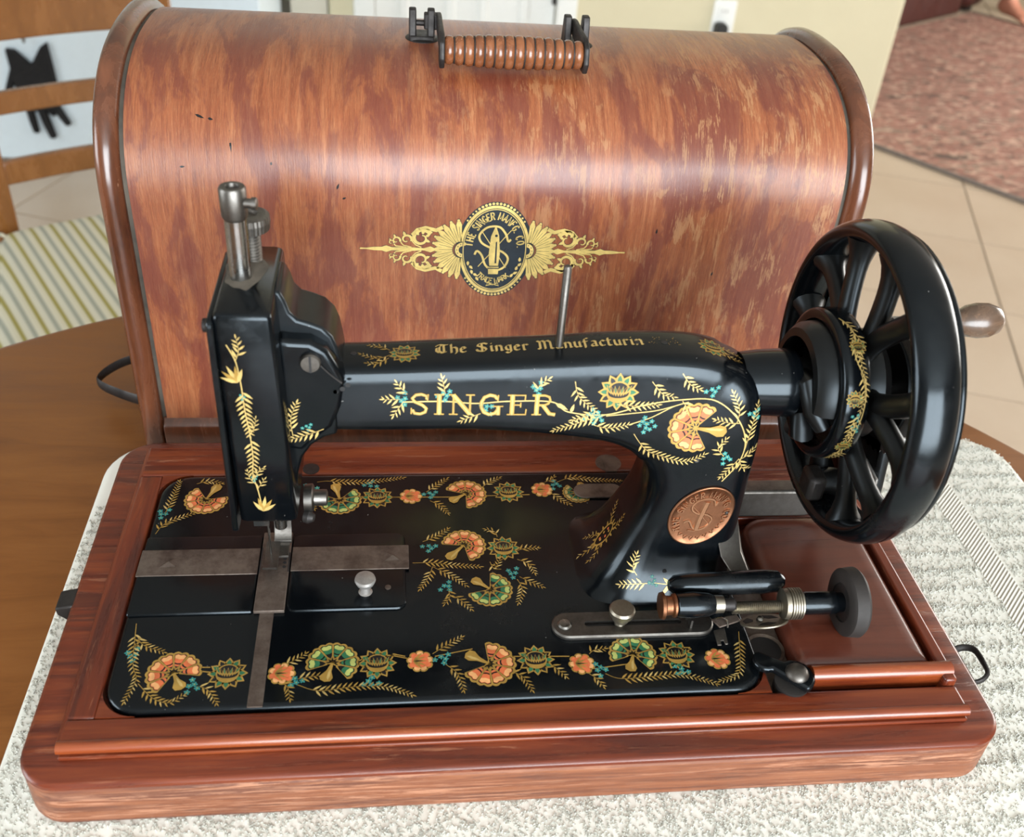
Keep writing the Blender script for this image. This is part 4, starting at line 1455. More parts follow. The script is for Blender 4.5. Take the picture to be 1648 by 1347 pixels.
wbp = [(-7.3, 6.0), (-7.02, 6.6), (-6.92, 7.6), (-6.65, 8.6), (-6.2, 9.3), (-5.6, 9.75), (-5.0, 9.95), (-5.0, 11.0), (-7.4, 12)]
obj('arm_web', B().prism(wbp, XZ, -.85, 2.9), 'enamel', sm, bev=.3, seg=3)
sc = obj('slotted_screw', B().lathe([(0, .46), (.16, .46), (.24, .40), (.25, .1)], (-6.02, -.95, 14.0), (0, -1, 0), 24), 'grey_steel', sm)
obj('slot', B().box((-6.07, -1.215, 13.58), (-5.97, -1.195, 14.42)), 'black_plastic', sc, smooth=False)
obj('housing_line', B().tube(catmull([(-5.65, -1.0, 13.9), (-5.2, -.97, 13.35), (-4.72, -.92, 12.85)], 4), .045, 6), 'dark_iron', sm)
for x, z in ((-5.0, 12.4), (-4.7, 12.55), (-4.45, 12.75)):
    obj('oil_hole', B().lathe([(0, .12), (.03, .12)], (x, -.92, z), (0, -1, 0), 10), 'black_plastic', sm)
obj('take_up_slot', B().lathe([(0, .22), (.04, .22)], (-7.30, .0, 10.2), (0, -1, 0), 12), 'black_plastic', sm)
for x in (-4.25, 8.9, 10.2, 14.6):
    h_ = arm_bvh.ray_cast(Vector((x, 1.0, 30)), Vector((0, 0, -1)))[0]
    obj('oil_hole', B().lathe([(-.1, .15), (.02, .15), (.025, .1)], (x, 1.0, h_.z), (0, 0, 1), 12), 'black_plastic', sm)

# ---- bars on top of the head
nb_ = obj('needle_bar', B().lathe([(16.7, .46), (20.0, .46)], (-8.9, 1.0, 0), (0, 0, 1), 28), 'bright_steel', sm)
cap = obj('needle_bar_cap', B().lathe([(19.75, .47), (19.9, .54), (21.05, .56), (21.15, .50), (21.15, .30), (21.0, .26)], (-8.9, 1.0, 0), (0, 0, 1), 28), 'grey_steel', sm)
obj('set_screw', B().lathe([(.45, .2), (.75, .2), (.76, .26), (.95, .26), (1.0, .15)], (-8.9, .9, 20.5), (1, -.1, 0), 14), 'grey_steel', cap)
pp = []
for k in range(12):
    z = 17.0 + k * .15
    pp += [(z, .40), (z + .07, .46)]
ps = obj('pressure_screw', B().lathe([(16.9, .42)] + pp + [(18.8, .40)], (-8.6, 2.65, 0), (0, 0, 1), 20), 'grey_steel', sm)
kn = B()
rk = []
for z, r_ in ((18.45, .70), (18.52, .84), (18.9, .88), (19.15, .86), (19.22, .72), (19.22, .4), (19.1, .3)):
    rk.append([(-8.6 + (r_ + (.025 if k % 2 and .5 < r_ - .2 else 0)) * math.cos(2 * PI * k / 64), 2.65 + (r_ + (.025 if k % 2 else 0)) * math.sin(2 * PI * k / 64), z) for k in range(64)])
kn.rings(rk)
obj('thumb_knob', kn, 'grey_steel', ps, smooth=False)
dz = []
for i_, (fr_, z) in enumerate(((1.25, 17.005), (1.0, 17.03), (.75, 17.09), (.5, 17.12))):
    dz.append([(-8.82 + .70 * fr_ * (1 + .10 * math.sin(3 * a + 1) + .04 * math.sin(7 * a)) * math.cos(a), 1.65 + 1.35 * fr_ * (1 + .08 * math.sin(4 * a) + .04 * math.sin(9 * a)) * math.sin(a), z) for a in [2 * PI * k / 40 for k in range(40)]])
obj('dust', B().rings(dz), 'dust_felt', sm, kind='stuff')

# ---- under the head: bars, foot, thumbscrew
obj('presser_bar', B().lathe([(1.6, .32), (6.0, .32)], (-8.35, 2.1, 0), (0, 0, 1), 18), 'bright_steel', sm)
obj('needle_clamp', B().lathe([(3.1, .33), (5.9, .33)], (-9.0, 1.1, 0), (0, 0, 1), 18).box((-9.5, .7, 2.9), (-8.75, 1.5, 3.7)), 'bright_steel', sm)
obj('needle', B().lathe([(.1, .03), (.6, .055), (3.0, .06)], (-8.85, 1.05, 0), (0, 0, 1), 10), 'bright_steel', sm)
ft = B()
fpts = [(2.35, 3.6), (2.35, 1.2), (2.2, .75), (1.9, .55), (1.5, .45), (.4, .42), (.0, .5), (-.25, .72)]
for (x0, x1, pts) in ((-8.75, -7.85, fpts[:4]), (-9.15, -8.45, fpts[3:])):
    ft.rings([[(x0, y, z), (x1, y, z), (x1, y - .02, z + .16), (x0, y - .02, z + .16)] for y, z in pts])
ft.box((-8.45, .9, .42), (-7.95, 1.9, .56))
obj('presser_foot', ft, 'grey_steel', sm, bev=.05)
ts = B()
tk = []
for x, r_ in ((-6.95, .3), (-6.9, .68), (-6.5, .72), (-6.42, .6), (-6.4, .42), (-5.8, .42), (-5.75, .3)):
    tk.append([(x, .9 + r_ * math.cos(2 * PI * k / 36), 4.6 + r_ * math.sin(2 * PI * k / 36)) for k in range(36)])
ts.rings(tk)
obj('thumb_screw', ts, 'grey_steel', sm, angle=30)
obj('thread_guide', B().lathe([(0, .3), (.25, .34), (.5, .2), (.55, .05)], (-6.9, .3, 3.9), (1, -.3, 0), 16), 'dark_iron', sm)

# ---- slide plates, needle plate and steel strips on the bed
def splate(x0, x1, r):
    return slab(lambda i_: rrect(x0 + i_, -2.58 + i_, x1 - i_, 2.98 - i_, max(.02, r - i_), 5), [(-.05, 0), (.06, 0), (.13, .05), (.15, .13)])


obj('slide_plate', splate(-15.56, -9.46, .15), 'enamel', sm)
obj('slide_plate', splate(-7.86, -1.82, .5), 'enamel', sm)
obj('plate_strip', B().box((-15.6, .02, .1), (-9.5, 1.92, .19)), 'rusty_steel', sm, bev=.03)
obj('plate_strip', B().box((-7.82, .18, .1), (-1.64, 1.96, .19)), 'rusty_steel', sm, bev=.03)
npb = obj('needle_plate', B().box((-9.42, -2.62, .02), (-7.9, 3.1, .22)), 'rusty_steel', sm, bev=.04)
for y in (1.05, .75, .45):
    obj('feed_hole', B().lathe([(.221, .10), (.228, .10)], (-8.15, y, 0), (0, 0, 1), 12), 'black_plastic', npb)
obj('feed_slot', B().box((-9.42, .05, .2), (-9.36, 1.9, .23)).box((-7.96, .1, .2), (-7.9, 1.5, .23)), 'black_plastic', npb, smooth=False)
obj('front_strip', B().box((-9.12, -8.27, -.02), (-8.42, -2.6, .045)), 'rusty_steel', sm, bev=.02)
for x, y, sg in ((-14.1, .95, 1), (-2.5, 1.1, -1)):
    obj('finger_notch', B().add([(x - .45, y - .35, .195), (x + .4, y - .3, .2), (x + .45 * sg, y + .35, .2), (x, y, .29)], [(0, 1, 3), (1, 2, 3), (2, 0, 3), (0, 2, 1)]), 'rusty_steel', sm, smooth=False)
obj('slide_knob', B().lathe([(.13, .40), (.2, .26), (.55, .24), (.75, .44), (1.0, .54), (1.15, .50), (1.2, .2)], (-3.9, -1.4, 0), (0, 0, 1), 24), 'pale_steel', sm)
obj('stop_pin', B().lathe([(.14, .16), (.20, .16), (.22, .08)], (-2.75, -1.15, 0), (0, 0, 1), 12), 'rusty_steel', sm)

# ---- slotted guide plate with thumbscrew
gpn = []
nseg = 12
X0, X1, YC, RR = 6.3, 13.0, -4.1, .85


def stad(x0, x1, yc, r, z):
    return [(x1 + r * math.sin(PI * k / nseg), yc - r * math.cos(PI * k / nseg), z) for k in range(nseg + 1)] + [(x0 - r * math.sin(PI * k / nseg), yc + r * math.cos(PI * k / nseg), z) for k in range(nseg + 1)]


gpl = B()
gpl.rings([stad(7.3, 12.0, YC, .17, .03), stad(7.3, 12.0, YC, .17, .26), stad(X0, X1, YC, RR - .08, .26), stad(X0, X1, YC, RR, .18), stad(X0, X1, YC, RR, .03)], close=True)
gd = obj('guide_plate', gpl, 'grey_steel', sm, angle=40)
obj('guide_slot', B().rings([stad(7.3, 12.0, YC, .17, .01), stad(7.3, 12.0, YC, .17, .035)]), 'black_plastic', gd)
obj('guide_screw', B().lathe([(.24, .36), (.30, .36), (.38, .28), (.40, .05)], (6.1, -4.12, 0), (0, 0, 1), 20), 'bright_steel', gd)
obj('guide_thumbscrew', B().lathe([(.2, .28), (.5, .22), (.55, .42), (.75, .45), (.80, .34), (.95, .62), (1.25, .66), (1.36, .58), (1.38, .1)], (8.95, -4.1, 0), (0, 0, 1), 28), 'nickel', gd)
obj('guide_post', B().lathe([(.25, .2), (.9, .2)], (12.6, -3.9, 0), (0, 0, 1), 12).box((12.5, -4.6, .26), (12.6, -3.4, .8)), 'grey_steel', gd)
hp_ = obj('rear_guard_plate', B().rings([stad(8.8, 10.5, 6.35, .62, .02), stad(8.8, 10.5, 6.35, .62, .14)]), 'rusty_steel', sm, bev=.04)

# ---- spool pin
sz = arm_bvh.ray_cast(Vector((5.2, 1, 30)), Vector((0, 0, -1)))[0].z
obj('spool_pin', B().lathe([(sz - .2, .19), (17.7, .19), (17.8, .14), (17.82, .03)], (5.2, 1.0, 0), (0, 0, 1), 16), 'grey_steel', sm)

# ---- shaft collar, hub drum and hand wheel
def ax(prof, n=48, y=AY, z=WZ, close=False):
    return B().lathe(prof, (0, y, z), (1, 0, 0), n, close=close)


obj('shaft_collar', ax([(14.2, 1.5), (15.2, 1.62), (16.0, 1.66), (16.8, 1.70), (16.95, 1.62), (16.95, .9), (16.9, .5)], 40), 'enamel', sm)
wprof = [(20.28 - 1.08 * math.cos(2 * PI * k / 24), 7.40 + .57 * math.sin(2 * PI * k / 24)) for k in range(24)]
wh = obj('hand_wheel', ax(wprof, 112, close=True), 'enamel', sm, angle=70)
obj('belt_flange', ax([(21.2, 6.9), (21.25, 7.3), (21.4, 7.50), (21.6, 7.50), (21.7, 7.3), (21.65, 6.9)], 96, close=True), 'enamel', wh, angle=70)
hub = obj('wheel_hub', ax([(18.9, 1.6), (19.0, 2.6), (19.5, 2.75), (20.5, 2.7), (21.0, 2.3), (21.1, 1.0)], 48), 'enamel_dull', wh)
for k in range(6):
    for sd_ in (-1, 1):
        # each arm leaves the hub beside its twin and spreads to the rim; angles from the top towards the camera side
        pts, rd = [], []
        for t in range(11):
            f_ = t / 10
            r_ = 2.1 + (7.0 - 2.1) * f_
            th = math.radians(18 + 60 * k + sd_ * (2.0 + 13.5 * max(0, (r_ - 3.0) / 3.85) ** .8))
            pts.append((19.75 + .5 * f_, AY - math.sin(th) * r_, WZ + math.cos(th) * r_))
            e_ = abs(2 * f_ - 1)
            rd.append((.56 + .28 * e_ ** 4, .46 + (.46 if f_ > .5 else .16) * e_ ** 4))
        obj('spoke', B().tube(pts, rd, 14, flat=(1, 0, 0)), 'enamel_dull', wh)
drum = obj('pulley_drum', ax([(18.0, 3.18), (17.98, 3.5), (18.06, 3.66), (18.25, 3.72), (19.05, 3.72), (19.25, 3.66), (19.32, 3.4), (19.3, 1.0), (18.95, 1.0), (18.9, 3.05)], 72, close=True), 'enamel', wh, angle=60)
bz = obj('clutch_boss', ax([(16.9, 1.15), (17.6, 1.25), (18.0, 1.45), (18.6, 1.6), (18.95, 2.2), (19.0, 2.2)], 36), 'enamel_dull', wh)
# curved lug and housing pieces inside the drum
cupr = []
for k in range(25):
    a = math.radians(-35 + 215 * k / 24)          # from the front over the top to the back
    cy_, cz_ = math.cos(a), math.sin(a)
    cupr.append([(x_, AY - .0 + r_ * cy_, WZ + r_ * cz_) for x_, r_ in ((18.3, 3.1), (17.5, 3.0), (17.15, 2.7), (17.1, 2.3), (17.25, 2.3), (17.45, 2.65), (18.3, 2.8))])
obj('clutch_cup', B().rings(cupr), 'enamel_dull', wh)
obj('clutch_arm', B().tube([(17.2, AY - .4, WZ + .4), (17.25, AY - 1.5, WZ + .8), (17.4, AY - 2.2, WZ - .2), (17.9, AY - 2.6, WZ - .9)], [.75, .6, .5, .4], 14), 'enamel_dull', wh)
cs_ = obj('clutch_screw', B().lathe([(0, .36), (.12, .36), (.20, .30), (.21, .05)], (17.55, AY - 1.75, WZ + .75), (-.55, -.75, .35), 20), 'pale_steel', wh)
obj('counter_weight', B().tube([(17.4, AY - .9, WZ - 1.2), (17.5, AY - 1.5, WZ - 2.0), (17.6, AY - .6, WZ - 2.7)], [.5, .6, .3], 12), 'enamel_dull', wh)

# ---- hand crank behind the wheel
gear = B()
gr = []
NT_ = 72
for x in (21.9, 22.7):
    gr.append([(x, AY + .2 + (3.3 + (.14 if k % 4 < 2 else 0)) * math.cos(2 * PI * k / (NT_ * 4 / 2)), WZ - .3 + (3.3 + (.14 if k % 4 < 2 else 0)) * math.sin(2 * PI * k / (NT_ * 4 / 2))) for k in range(NT_ * 2)])
gear.rings(gr)
ck = obj('crank_gear', gear, 'pale_steel', sm, smooth=False)
obj('gear_web', ax([(21.75, 1.0), (21.78, 2.75), (21.95, 2.8)], 40, AY + .2, WZ - .3), 'enamel_dull', ck)
obj('crank_axle', ax([(20.9, .7), (24.2, .7), (24.3, .4)], 20, AY + .2, WZ - .3), 'grey_steel', sm)
crk = obj('crank_arm', B().prism([(AY - .75, WZ - .9), (AY + .95, WZ - .9), (AY + .35, 16.3), (AY - .95, 16.3)], YZ, 23.2, 23.8), 'enamel_dull', sm, bev=.2)
kx = (24.0, .45, 15.55)
obj('crank_handle', B().lathe([(0, .42), (.2, .52), (.7, .76), (1.2, .84), (1.7, .82), (2.15, .66), (2.4, .40), (2.46, .1)], (23.8, .42, 15.5), (1, .02, .03), 32), 'knob_wood', sm)
obj('handle_rivet', B().lathe([(0, .22), (.08, .2), (.1, .05)], (26.25, .47, 15.57), (1, 0, 0), 12), 'nickel', sm)
obj('crank_link', B().prism([(AY - 1.0, 5.2), (AY + .2, 5.0), (AY + 1.3, WZ - .8), (AY + .2, WZ - .2)], YZ, 22.75, 23.0), 'pale_steel', sm, bev=.06)
br_ = obj('crank_bracket', B().prism([(15.2, .55), (21.3, .55), (22.6, 1.1), (22.6, 2.3), (21.3, 2.5), (15.2, 2.5)], XZ, 3.3, 4.4), 'grey_steel', sm, bev=.15)
obj('crank_housing', B().prism([(AY + .2, 3.6), (AY + 3.3, 1.0), (AY + 2.4, 7), (AY + 1.4, WZ + .4), (AY - 1, WZ + .4), (AY - 2.2, 6)], YZ, 21.9, 22.5), 'enamel_dull', sm, bev=.2)
pw = obj('pawl_plate', B().prism([(-1.55, 5.3), (.0, 5.0), (.9, 5.6), (.8, 6.9), (.2, 7.4), (-1.3, 7.2)], YZ, 21.75, 21.9), 'pale_steel', sm, bev=.05)
obj('rivet', B().lathe([(0, .3), (.08, .28), (.14, .12)], (21.75, -.35, 6.3), (-1, 0, 0), 16), 'bright_steel', pw)
obj('drive_finger', B().tube([(21.6, 1.0, 5.0), (20.4, .6, 5.6), (19.4, .4, 5.6)], [.8, .7, .65], 14), 'enamel_dull', sm)
obj('finger_pad', B().box((18.95, -.35, 4.9), (19.9, 1.1, 6.4)), 'dark_iron', sm, bev=.25)

# ---- bobbin winder at the front right
wy, wz = -4.75, 2.05
obj('winder_tyre', B().lathe([(20.0, 1.0), (20.0, 1.55), (20.1, 1.72), (20.7, 1.78), (20.85, 1.66), (20.85, 1.0)], (0, wy, wz), (1, 0, 0), 48, close=True), 'rubber', sm)
obj('winder_disc', B().lathe([(20.05, .5), (20.1, 1.15), (20.75, 1.15), (20.8, .3)], (0, wy, wz), (1, 0, 0), 40), 'dark_iron', sm)
obj('winder_sleeve', B().lathe([(17.9, .52), (18.1, .58), (19.6, .58), (19.85, .5), (20.1, .5)], (0, wy, wz), (1, 0, 0), 28), 'enamel', sm)
rp = [(16.9, .55), (16.92, .76), (17.15, .78), (17.2, .70)]
for k in range(5):
    x = 17.22 + k * .13
    rp += [(x, .80), (x + .07, .80), (x + .09, .73)]
obj('ribbed_nut', B().lathe(rp + [(17.92, .62)], (0, wy, wz), (1, 0, 0), 32), 'nickel', sm, angle=25)
wp = []
for k in range(26):
    x = 14.35 + k * .10
    wp += [(x, .24), (x + .05, .33)]
obj('winder_worm', B().lathe(wp + [(17.0, .24)], (0, wy + .05, wz - .25), (1, 0, 0), 16), 'nickel', sm, angle=20)
obj('winder_arm', B().lathe([(11.3, .25), (11.6, .5), (12.5, .58), (16.2, .62), (17.0, .55), (17.3, .3)], (0, wy + 1.25, wz + .0), (1, 0, .02), 24), 'enamel', sm)
obj('bobbin_cap', B().lathe([(10.62, .1), (10.65, .66), (10.8, .70), (10.9, .5), (11.2, .48), (11.3, .6), (11.4, .6)], (0, wy + .1, wz), (1, 0, 0), 28), 'copper', sm)
obj('bobbin_barrel', B().lathe([(11.35, .45), (11.5, .6), (12.3, .66), (13.1, .58), (13.4, .46)], (0, wy + .1, wz), (1, 0, 0), 28), 'enamel', sm)
obj('bobbin_ferrule', B().lathe([(13.3, .42), (13.35, .46), (13.85, .44), (13.9, .3)], (0, wy + .1, wz), (1, 0, 0), 24), 'nickel', sm)
obj('spindle', B().lathe([(13.8, .3), (14.4, .34), (14.5, .26)], (0, wy + .1, wz - .05), (1, 0, 0), 18), 'dark_iron', sm)
hc = []
for k in range(40):
    a = 2 * PI * k / 40
    r_ = 1.2 + .12 * math.cos(a)
    hc.append((r_ * math.cos(a), r_ * math.sin(a)))
hcm = Matrix.Translation((16.0, -5.0, 1.05)) @ Matrix.Rotation(math.radians(-34), 4, 'X') @ Matrix.Rotation(math.radians(-7), 4, 'Y')


def hcf(u, v_, h):
    return tuple(hcm @ Vector((u, v_, h)))


cam_ = obj('heart_cam', B().prism(hc, hcf, -.05, .06), 'nickel', sm, bev=.03)
for a0_ in (.3, 2.4, 4.4):
    q = [(r_ * math.cos(a0_ + t), r_ * math.sin(a0_ + t)) for r_, t in ((.45, 0), (.9, -.25), (.95, .35), (.9, .9), (.45, .7))]
    obj('cam_cutout', B().prism(q, hcf, .055, .075), 'dark_iron', cam_, smooth=False)
obj('cam_rivet', B().lathe([(0, .16), (.25, .16), (.3, .05)], hcf(-.1, .1, .06), (0, -.3, 1), 12), 'bright_steel', cam_)
obj('winder_lever', B().prism([(13.5, -4.6), (14.9, -4.35), (15.0, -4.75), (13.8, -5.15)], XY, .82, .92), 'rusty_steel', sm, bev=.03)
obj('thread_fork', B().prism([(13.55, -5.1), (14.15, -4.95), (14.05, -6.0), (13.9, -6.0), (13.88, -5.75), (13.72, -5.78), (13.7, -6.05), (13.5, -6.05)], XY, .55, .63), 'grey_steel', sm, bev=.02)
obj('thread_curl', B().tube(catmull([(13.7, -4.6, .9), (13.95, -4.75, 1.2), (14.2, -4.9, 1.1), (14.25, -5.1, .8)], 4), .05, 6), 'bright_steel', sm)
obj('winder_bracket', B().rings([[(14.0, -.7, 4.2), (15.4, -.2, 4.3), (15.5, .2, 4.2), (14.2, -.3, 4.0)], [(14.4, -1.9, 2.6), (15.6, -1.6, 2.6), (15.8, -1.1, 2.5), (14.6, -1.4, 2.4)], [(14.9, -3.0, 2.2), (15.8, -2.9, 2.2), (15.9, -2.4, 1.9), (14.9, -2.5, 1.9)],
                                 [(14.7, -3.7, 2.2), (16.3, -3.7, 2.2), (16.3, -3.2, 1.8), (14.7, -3.2, 1.8)]]), 'grey_steel', sm, bev=.08)
obj('winder_bracket_foot', B().prism([(12.9, -3.4), (14.2, -3.1), (15.3, -2.9), (16.6, -3.4), (17.1, -3.9), (15.0, -3.7)], XY, 1.9, 2.35), 'dust_felt', sm, bev=.1)
obj('winder_post', B().tube([(14.4, -3.4, 2.0), (14.3, -3.3, .9), (14.2, -3.2, -.05)], [.4, .42, .55], 14), 'enamel', sm)

# ================================================================== DECALS ON THE MACHINE
FANS = [(-12.68, -6.17, 1.29, -63, 1.07, 'o'), (-5.38, -5.88, 1.28, -107, 1.12, 'g'), (2.09, -6.23, 1.36, 148, 1.24, 'o'), (9.29, -5.99, 1.22, -108, 1.04, 'g'), (-12.95, 6.13, 1.23, 66, 1.36, 'o'),
        (-5.5, 5.98, 1.27, 104, 1.4, 'g'), (1.75, 6.3, 1.25, -145, 1.13, 'o'), (1.38, 2.0, 1.25, -132, 1.39, 'o'), (2.55, -1.31, 1.22, 139, 1.14, 'g'), (8.4, 6.3, .9, 68, .98, 'y')]
LOTUS = [(-10.21, -6.28), (-3.26, -5.97), (4.42, -6.09), (11.49, -6.08), (-3.36, 6.12), (4.29, 6.44), (3.56, 1.74)]
DAISY = [(-1.21, -5.93), (6.65, -6.42), (-7.72, -6.39), (-1.43, 6.17), (6.32, 6.62), (13.51, -6.4)]
TEAL = [(-14.79, -4.99), (-11.69, -6.92), (-7.07, -6.89), (-3.58, -7.05), (-15.14, 4.98), (-7.17, 7.0), (-3.79, 7.3), (-.06, -5.83), (7.52, -6.76), (-.25, 6.3), (7.2, 7.06), (-.47, 1.86), (3.85, -.17), (.34, -1.06), (11.5, -7.09)]
FERNS = [[(-14.97, -3.02), (-14.64, -5.49), (-14.32, -6.45), (-14.6, -7.69)], [(-14.8, -3.74), (-14.39, -4.39), (-13.36, -4.87)], [(-11.6, -6.92), (-11.01, -7.18), (-10.5, -7.94)],
         [(-14.18, -6.69), (-13.39, -7.53), (-12.62, -7.84), (-12.05, -7.47)], [(-7.67, -5.91), (-7.17, -5.62), (-6.71, -5.27)], [(-7.73, -6.86), (-7.37, -7.23), (-7.23, -7.87)],
         [(-6.97, -7.07), (-5.92, -7.47), (-4.33, -7.31), (-2.91, -7.37), (-1.64, -7.9)], [(-7.08, -6.77), (-6.34, -6.63), (-5.68, -6.59)], [(-15.02, 4.9), (-14.81, 6.26), (-14.67, 7.7)],
         [(-15.23, 3.35), (-14.8, 4.23), (-13.5, 4.95)], [(-13.68, 7.5), (-13.04, 7.7), (-12.31, 7.5)], [(-6.86, 7.54), (-6.27, 7.62), (-5.56, 7.52), (-3.79, 7.52), (-1.88, 7.85)],
         [(-7.38, 6.64), (-7.23, 6.1), (-6.9, 5.23)], [(-.59, -5.5), (.03, -5.06), (.86, -4.54)], [(-.02, -6.14), (.55, -6.76), (.79, -7.72)], [(3.01, -6.72), (3.64, -7.04), (4.03, -7.87)],
         [(5.06, -6.35), (5.39, -6.67), (5.75, -7.14)], [(7.12, -5.82), (7.41, -5.6), (7.93, -5.54)], [(6.92, -7.04), (7.24, -7.35), (7.46, -7.8)],
         [(7.71, -7.07), (8.45, -7.4), (10.19, -7.33), (11.57, -7.32), (13.02, -7.9)], [(15.1, -4.69), (14.74, -6.14), (14.32, -7.36), (13.32, -7.77)], [(-.53, 6.53), (.15, 7.19), (.7, 7.7)],
         [(-.34, 5.76), (.22, 5.31), (.62, 4.66)], [(2.78, 6.91), (3.27, 7.4), (3.85, 7.75)], [(6.74, 6.39), (7.18, 5.82), (7.77, 5.26)], [(7.31, 7.29), (8.3, 7.7), (9.47, 7.48), (11.13, 7.34)],
         [(6.56, 7.3), (7.05, 7.54), (7.18, 7.8)], [(-1.44, .74), (-.37, .71), (.82, .48), (2.15, .35)], [(-.38, .43), (-.68, -.48), (-1.09, -1.18)], [(-.38, .43), (.64, -.34), (1.33, -1.0)],
         [(-.86, 2.36), (-.16, 2.73), (.55, 3.32)], [(3.29, 2.64), (3.19, 3.05), (2.72, 3.26)], [(4.3, 1.53), (4.87, 1.71), (5.42, 1.69)], [(4.23, .85), (4.86, .45), (5.06, -.21)],
         [(4.22, -.46), (4.72, -.84), (5.34, -1.22)], [(4.07, -.64), (4.26, -1.36), (3.96, -2.32)], [(.34, -1.23), (.44, -1.76), (.16, -2.27)], [(.57, -1.68), (1.06, -2.13), (1.48, -2.66)],
         [(2.72, .71), (2.94, .14), (3.28, .88)]]
STEMS = [[(-11.44, -6.1), (-10.87, -6.19)], [(-4.18, -5.81), (-3.6, -5.46)], [(-2.63, -5.5), (-1.84, -5.72)], [(-4.35, 6.22), (-1.79, 6.08)], [(-11.48, -5.86), (-11.06, -5.88)], [(-2.52, -5.42), (-1.92, -5.6)],
         [(3.28, -5.82), (6.11, -5.93)], [(-.48, -5.66), (1.37, -5.27)], [(7.22, -6.75), (9.0, -6.52)], [(-2.48, 6.13), (-2.05, 6.12)], [(-.76, 6.09), (.97, 6.06)], [(2.87, 6.13), (5.52, 6.19)], [(10.34, -6.11), (12.34, -5.72)]]


def bedmap(u, v_, h):
    return (u, v_, h)


for f_ in FERNS:
    D = Dec()
    fern(D, f_)
    emit('leaf_spray', D, bedmap, bed)
for s_ in STEMS:
    D = Dec()
    D.stroke(s_, .06, 'gold', 0)
    emit('gold_stem', D, bedmap, bed)
for f_ in FANS:
    D = Dec()
    fan(D, *f_)
    emit('fan_flower', D, bedmap, bed)
for x, y in LOTUS:
    D = Dec()
    lotus(D, x, y, .92)
    emit('lotus_flower', D, bedmap, bed)
for x, y in DAISY:
    D = Dec()
    daisy(D, x, y, .66, x)
    emit('daisy_flower', D, bedmap, bed)
for x, y in TEAL:
    D = Dec()
    teal(D, x, y, .50)
    emit('blossom_cluster', D, bedmap, bed)


def armfront(u, v_, h):
    hit = arm_bvh.ray_cast(Vector((u, -20, v_)), Vector((0, 1, 0)))
    if not hit[0] or hit[0].y > 2:
        return None
    n_ = hit[1] if hit[1].y < 0 else -hit[1]
    return tuple(hit[0] + n_ * (h + .004))


def armtop(u, v_, h):
    hit = arm_bvh.ray_cast(Vector((u, v_, 30)), Vector((0, 0, -1)))
    if not hit[0]:
        return None
    n_ = hit[1] if hit[1].z > 0 else -hit[1]
    return tuple(hit[0] + n_ * (h + .004))


def armleft(u, v_, h):
    hit = arm_bvh.ray_cast(Vector((0, u, v_)), Vector((1, 0, 0)))
    if not hit[0]:
        return None
    n_ = hit[1] if hit[1].x < 0 else -hit[1]
    return tuple(hit[0] + n_ * (h + .004))


# ---- arm front
AF_FERN = [[(10.82, 13.2), (11.25, 12.67), (11.74, 12.41)], [(9.43, 12.79), (10.01, 12.15), (10.54, 12.02)], [(5.83, 12.74), (6.08, 11.96), (6.91, 11.24)], [(7.45, 11.02), (6.22, 10.59), (5.07, 10.15)],
           [(6.82, 10.5), (7.57, 10.3), (8.56, 10.49)], [(8.89, 10.0), (9.57, 9.12), (10.42, 8.69), (11.65, 8.44), (12.52, 8.86)], [(13.8, 10.67), (13.81, 11.4), (13.39, 12.2)], [(14.5, 9.16), (14.6, 10.3), (14.75, 11.5)],
           [(13.94, 10.66), (13.39, 10.69), (12.76, 10.85)], [(14.45, 8.6), (14.8, 8.8), (15.05, 9.1)], [(-2.12, 11.74), (-2.49, 11.73), (-2.86, 11.73)], [(-1.82, 12.0), (-2.06, 12.26), (-2.27, 12.54)],
           [(-2.0, 11.61), (-2.25, 11.23), (-2.43, 10.92)], [(-.11, 12.03), (-.17, 12.41), (-.27, 12.8)], [(4.11, 12.21), (4.21, 12.53), (4.58, 12.83)], [(1.54, 11.05), (1.11, 10.87), (.68, 10.69)],
           [(13.5, 8.76), (13.13, 9.26), (13.44, 9.75)], [(7.9, 11.57), (8.93, 11.51), (9.82, 11.59)], [(14.3, 8.6), (14.0, 8.1), (13.6, 7.5)], [(14.3, 8.6), (14.6, 8.0), (14.9, 7.9)], [(11.0, 11.8), (11.3, 11.35), (11.2, 11.1)],
           [(7.0, 11.2), (6.4, 10.9), (5.9, 10.75)]]
for f_ in AF_FERN:
    D = Dec()
    fern(D, f_, c='pale_gold')
    emit('leaf_spray', D, armfront, arm)
D = Dec()
D.stroke([(p.x, p.y) for p in catmull([(-2.12, 11.6, 0), (-.16, 11.66, 0), (1.33, 11.57, 0), (2.82, 11.69, 0), (4.83, 11.67, 0), (5.65, 11.15, 0), (7.45, 11.02, 0), (9.31, 11.59, 0), (11.08, 11.88, 0), (12.54, 11.85, 0), (13.75, 10.97, 0), (14.42, 9.68, 0), (14.36, 8.4, 0), (13.7, 7.2, 0)], 8)], .06, 'pale_gold', 0)
D.stroke([(p.x, p.y) for p in catmull([(7.45, 10.95, 0), (8.6, 11.1, 0), (9.9, 11.3, 0), (11.2, 11.72, 0)], 8)], .05, 'pale_gold', 0)
D.stroke([(p.x, p.y) for p in catmull([(8.6, 10.5, 0), (9.6, 10.9, 0), (10.6, 11.5, 0), (11.3, 11.75, 0)], 8)], .05, 'pale_gold', 0)
D.leaf((5.0, 11.6), -.5, .7, .26, 'pale_gold', 1)
D.leaf((5.75, 11.1), 1.3, .5, .2, 'pale_gold', 1)
emit('gold_stem', D, armfront, arm)
D = Dec()
fan(D, 11.85, 10.35, 1.36, -6, 1.5, 'o')
emit('fan_flower', D, armfront, arm)
D = Dec()
lotus(D, 7.9, 12.22, .95)
emit('lotus_flower', D, armfront, arm)
